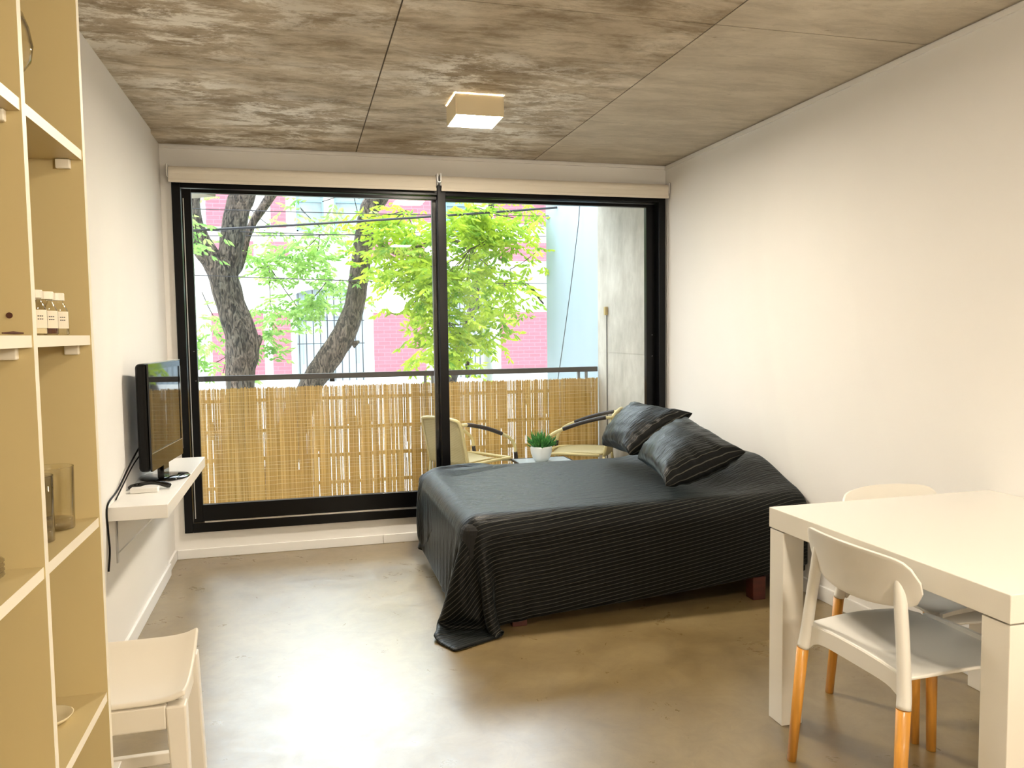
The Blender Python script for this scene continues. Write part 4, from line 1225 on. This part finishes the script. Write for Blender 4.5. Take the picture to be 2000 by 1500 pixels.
for k, (a, c_, sag, lab) in enumerate((((-2.2, 8.3, 2.30), (4.2, 8.3, 2.86), 0.03, 'thick overhead cable rising to the right behind the first trunk'),
                                       ((-2.2, 8.6, 2.66), (4.2, 8.6, 2.70), 0.04, 'overhead wire just under the window top'),
                                       ((-2.2, 8.9, 2.50), (4.2, 8.9, 2.52), 0.06, 'thin overhead wire crossing the upper blue windows'),
                                       ((-2.2, 8.8, 2.05), (4.2, 8.8, 1.93), 0.05, 'thin overhead wire crossing in front of the cornice'),
                                       ((-2.2, 9.1, 2.42), (4.2, 9.1, 2.74), 0.08, 'lowest thin wire sagging towards the blue windows'))):
    pts = [Vector(a).lerp(Vector(c_), t_ / 12) - Vector((0, 0, sag * math.sin(PI * t_ / 12))) for t_ in range(13)]
    tag(obj('overhead_wire', tube(bmesh.new(), pts, 0.013 if k == 0 else 0.005, 5), M['cable']), lab, 'wire', 'overhead wires above the street')


# ------------------------------------------------------------------ trees
def limb(bm, pts, rad, n=8, seg=18, knots=(), seed=0):
    rs = random.Random(seed)
    P_ = catmull(pts, n); Rr = interp(rad, n)
    rings = []
    ph = [rs.uniform(0, 6.28) for _ in range(4)]
    for idx, ((p_, u, s), rr) in enumerate(zip(frames(P_), Rr)):
        ring = []
        for k in range(seg):
            a = 2 * PI * k / seg
            q = rr * (1 + 0.045 * math.sin(3 * a + ph[0] + idx * 0.15) + 0.03 * math.sin(5 * a + ph[1] - idx * 0.2) + 0.02 * math.sin(idx * 0.9 + ph[2]))
            ring.append(bm.verts.new(p_ + u * math.cos(a) * q + s * math.sin(a) * q))
        rings.append(ring)
    for a, c_ in zip(rings[:-1], rings[1:]):
        for k in range(seg): bm.faces.new((a[k], a[(k + 1) % seg], c_[(k + 1) % seg], c_[k]))
    bm.faces.new(rings[0][::-1]); bm.faces.new(rings[-1])
    return P_


def leaflet(bm, p_, d, nrm, L, W):
    s = d.cross(nrm).normalized() * W / 2
    a = bm.verts.new(p_); m1_ = p_ + d * L * 0.45
    b1 = bm.verts.new(m1_ + s + nrm * 0.10 * W); b2 = bm.verts.new(m1_ - s + nrm * 0.10 * W); c0 = bm.verts.new(m1_ - nrm * 0.02)
    t_ = bm.verts.new(p_ + d * L - nrm * 0.08 * L)
    bm.faces.new((a, b1, c0)); bm.faces.new((a, c0, b2)); bm.faces.new((b1, t_, c0)); bm.faces.new((c0, t_, b2))


def sprig(bm, p_, d, rs, L=0.26, n=5, ll=0.085):
    d = d.normalized()
    side = d.cross(Vector((0, 0, 1)))
    side = side.normalized() if side.length > 0.1 else Vector((1, 0, 0))
    nrm = side.cross(d).normalized()
    q = p_.copy()
    for k in range(n):
        q = p_ + d * L * (k + 0.6) / n - Vector((0, 0, 0.10 * L * (k / n) ** 2))
        for s in (1, -1):
            dd = (d * 0.75 + side * s * 0.75 + Vector((rs.uniform(-.2, .2), rs.uniform(-.2, .2), rs.uniform(-.45, .05)))).normalized()
            nn = (nrm + Vector((rs.uniform(-.5, .5), rs.uniform(-.5, .5), rs.uniform(-.3, .3)))).normalized()
            leaflet(bm, q, dd, nn, ll * rs.uniform(0.75, 1.15), ll * 0.36)
    leaflet(bm, p_ + d * L, d, nrm, ll, ll * 0.36)


def crown(parent, clusters, m_, seed, twigm=M['bark']):
    """clusters: centre, radii, number of sprigs"""
    rs = random.Random(seed)
    bm = bmesh.new(); tw = bmesh.new()
    for c_, rad, num in clusters:
        c_ = Vector(c_)
        hubs = []
        for h_ in range(max(3, num // 9)):
            v = Vector((rs.gauss(0, 0.5), rs.gauss(0, 0.5), rs.gauss(0, 0.5)))
            hubs.append(c_ + Vector((v.x * rad[0], v.y * rad[1], v.z * rad[2])))
        for h_ in hubs:
            if rs.random() < 0.5:
                tube(tw, catmull([h_, (h_ + c_) / 2 + Vector((0, 0, 0.06)), c_ + Vector((0, 0, 0.15))], 3), 0.005, 4)
        for k in range(int(num * 1.35)):
            h_ = rs.choice(hubs)
            p_ = h_ + Vector((rs.gauss(0, 0.11), rs.gauss(0, 0.12), rs.gauss(0, 0.10)))
            a = rs.uniform(0, 2 * PI)
            d = Vector((math.cos(a), math.sin(a) * 0.8, rs.uniform(-1.0, 0.25)))
            sprig(bm, p_, d, rs, rs.uniform(0.18, 0.30), rs.choice((3, 4, 5)), rs.uniform(0.07, 0.115))
    obj('foliage', bm, m_, parent)
    obj('twigs', tw, twigm, parent)


t1 = empty('street_tree', (-0.63, 9.0, SZ), label='dark furrowed trunk forking in two, leftmost street tree', cat='tree', group='street trees outside the window')
bm = bmesh.new()
limb(bm, [(-0.70, 9, SZ), (-0.67, 9, -1.5), (-0.64, 9, 0.4), (-0.626, 9, 0.938), (-0.600, 9, 1.15), (-0.600, 9, 1.34), (-0.70, 9, 1.68), (-0.765, 9, 1.98), (-0.80, 9, 2.16)], [0.24, 0.19, 0.155, 0.150, 0.170, 0.172, 0.148, 0.150, 0.13], seed=1)
limb(bm, [(-0.76, 9, 1.90), (-0.84, 9.0, 2.12), (-0.944, 9, 2.28), (-1.03, 9, 2.50), (-1.06, 9, 2.74), (-1.06, 9, 3.1), (-1.2, 9, 4.2)], [0.12, 0.118, 0.112, 0.100, 0.096, 0.095, 0.07], seed=2)
limb(bm, [(-0.755, 9, 1.90), (-0.72, 9.0, 2.12), (-0.68, 9, 2.285), (-0.638, 9, 2.51), (-0.589, 9, 2.74), (-0.513, 9, 3.03), (-0.3, 9, 4.3)], [0.12, 0.118, 0.120, 0.123, 0.128, 0.13, 0.09], seed=3)
tube(bm, [(-0.50, 9.0, 1.27), (-0.43, 8.98, 1.33), (-0.40, 8.98, 1.37)], [0.09, 0.05, 0.02], 10)
limb(bm, [(-0.72, 9.2, 2.0), (-0.63, 9.6, 2.16), (-0.55, 9.6, 2.47), (-0.465, 9.6, 2.67), (-0.354, 9.6, 2.835), (-0.178, 9.6, 3.1), (0.2, 9.6, 3.6)], [0.05, 0.035, 0.04, 0.046, 0.052, 0.058, 0.05], seed=4, seg=10)
obj('trunk', bm, M['bark'], t1, smooth=True)
crown(t1, [((-0.96, 8.3, 2.42), (0.12, 0.2, 0.22), 14), ((-1.05, 9.6, 1.72), (0.25, 0.3, 0.5), 34), ((-0.33, 10.0, 2.05), (0.38, 0.35, 0.45), 62), ((-0.30, 9.6, 1.45), (0.22, 0.2, 0.35), 22),
           ((-0.55, 10, 2.75), (0.35, 0.2, 0.2), 10), ((-0.85, 10, 0.98), (0.2, 0.2, 0.1), 8)], M['leaf2'], 11)
t2 = empty('street_tree', (0.1, 9.6, SZ), label='leaning brown trunk curving upward in the middle of the window', cat='tree', group='street trees outside the window')
bm = bmesh.new()
limb(bm, [(-0.75, 9.6, SZ), (-0.55, 9.6, -1.4), (-0.18, 9.6, 0.1), (0.086, 9.6, 0.739), (0.200, 9.6, 0.93), (0.388, 9.6, 1.189), (0.510, 9.6, 1.38), (0.632, 9.6, 1.692), (0.691, 9.6, 2.028), (0.738, 9.6, 2.364), (0.794, 9.6, 2.70), (0.855, 9.6, 2.87), (0.98, 9.6, 3.06), (1.15, 9.6, 3.6), (1.2, 9.6, 4.6)],
     [0.25, 0.21, 0.175, 0.135, 0.138, 0.140, 0.138, 0.118, 0.114, 0.112, 0.105, 0.11, 0.125, 0.10, 0.08], seed=5)
tube(bm, [(0.64, 9.5, 1.98), (0.585, 9.47, 2.0), (0.57, 9.46, 2.0)], [0.05, 0.035, 0.02], 8)
tube(bm, [(0.60, 9.6, 1.25), (0.68, 9.58, 1.29)], [0.05, 0.012], 8)
limb(bm, [(0.80, 9.6, 2.6), (1.0, 9.3, 2.35), (1.25, 9.0, 2.2), (1.5, 8.8, 2.1)], [0.05, 0.03, 0.02, 0.012], seed=6, seg=8)
obj('trunk', bm, M['bark'], t2, smooth=True)
crown(t2, [((0.27, 9.9, 2.42), (0.30, 0.3, 0.32), 46), ((0.36, 9.9, 1.90), (0.28, 0.3, 0.28), 46), ((0.62, 9.2, 2.85), (0.25, 0.3, 0.12), 10), ((0.05, 10.0, 2.75), (0.3, 0.3, 0.2), 12)], M['leaf2'], 12)
t3 = empty('street_tree', (1.95, 11, SZ), label='bushy lime green tree filling the right of the left window pane', cat='tree', group='street trees outside the window')
bm = bmesh.new()
limb(bm, [(1.6, 11, SZ), (1.8, 11, -1), (1.98, 11, 0.45), (2.064, 11, 0.839), (2.218, 11, 1.302), (2.412, 11, 1.946), (2.5, 11, 2.45), (2.7, 11, 3.4)], [0.16, 0.13, 0.11, 0.085, 0.065, 0.055, 0.05, 0.04], seed=7, seg=12)
limb(bm, [(2.45, 11, 2.1), (2.2, 10, 2.35), (1.7, 9.2, 2.45), (1.2, 8.8, 2.3)], [0.045, 0.035, 0.025, 0.012], seed=8, seg=8)
limb(bm, [(2.3, 11, 1.6), (2.4, 10, 1.9), (2.6, 9.2, 1.95), (2.75, 8.9, 1.7)], [0.04, 0.03, 0.02, 0.01], seed=9, seg=8)
obj('trunk', bm, M['bark'], t3, smooth=True)
crown(t3, [((1.15, 8.7, 2.55), (0.42, 0.45, 0.26), 95), ((1.12, 8.7, 2.15), (0.36, 0.4, 0.26), 80), ((1.35, 8.7, 1.75), (0.38, 0.4, 0.30), 90), ((1.85, 8.7, 2.15), (0.42, 0.45, 0.34), 120),
           ((1.95, 8.7, 2.60), (0.55, 0.45, 0.22), 95), ((1.60, 8.8, 1.35), (0.32, 0.35, 0.24), 64), ((1.55, 9.0, 1.05), (0.22, 0.3, 0.16), 26), ((2.38, 9.0, 1.95), (0.26, 0.35, 0.30), 44), ((2.45, 9.0, 2.6), (0.3, 0.35, 0.25), 40),
           ((2.05, 8.9, 1.55), (0.25, 0.3, 0.22), 36)], M['leaf'], 13)

# fallback labels
for o_ in S.objects:
    if o_.parent is None and o_.type in {'MESH', 'EMPTY'} and 'label' not in o_:
        print('NO LABEL', o_.name)
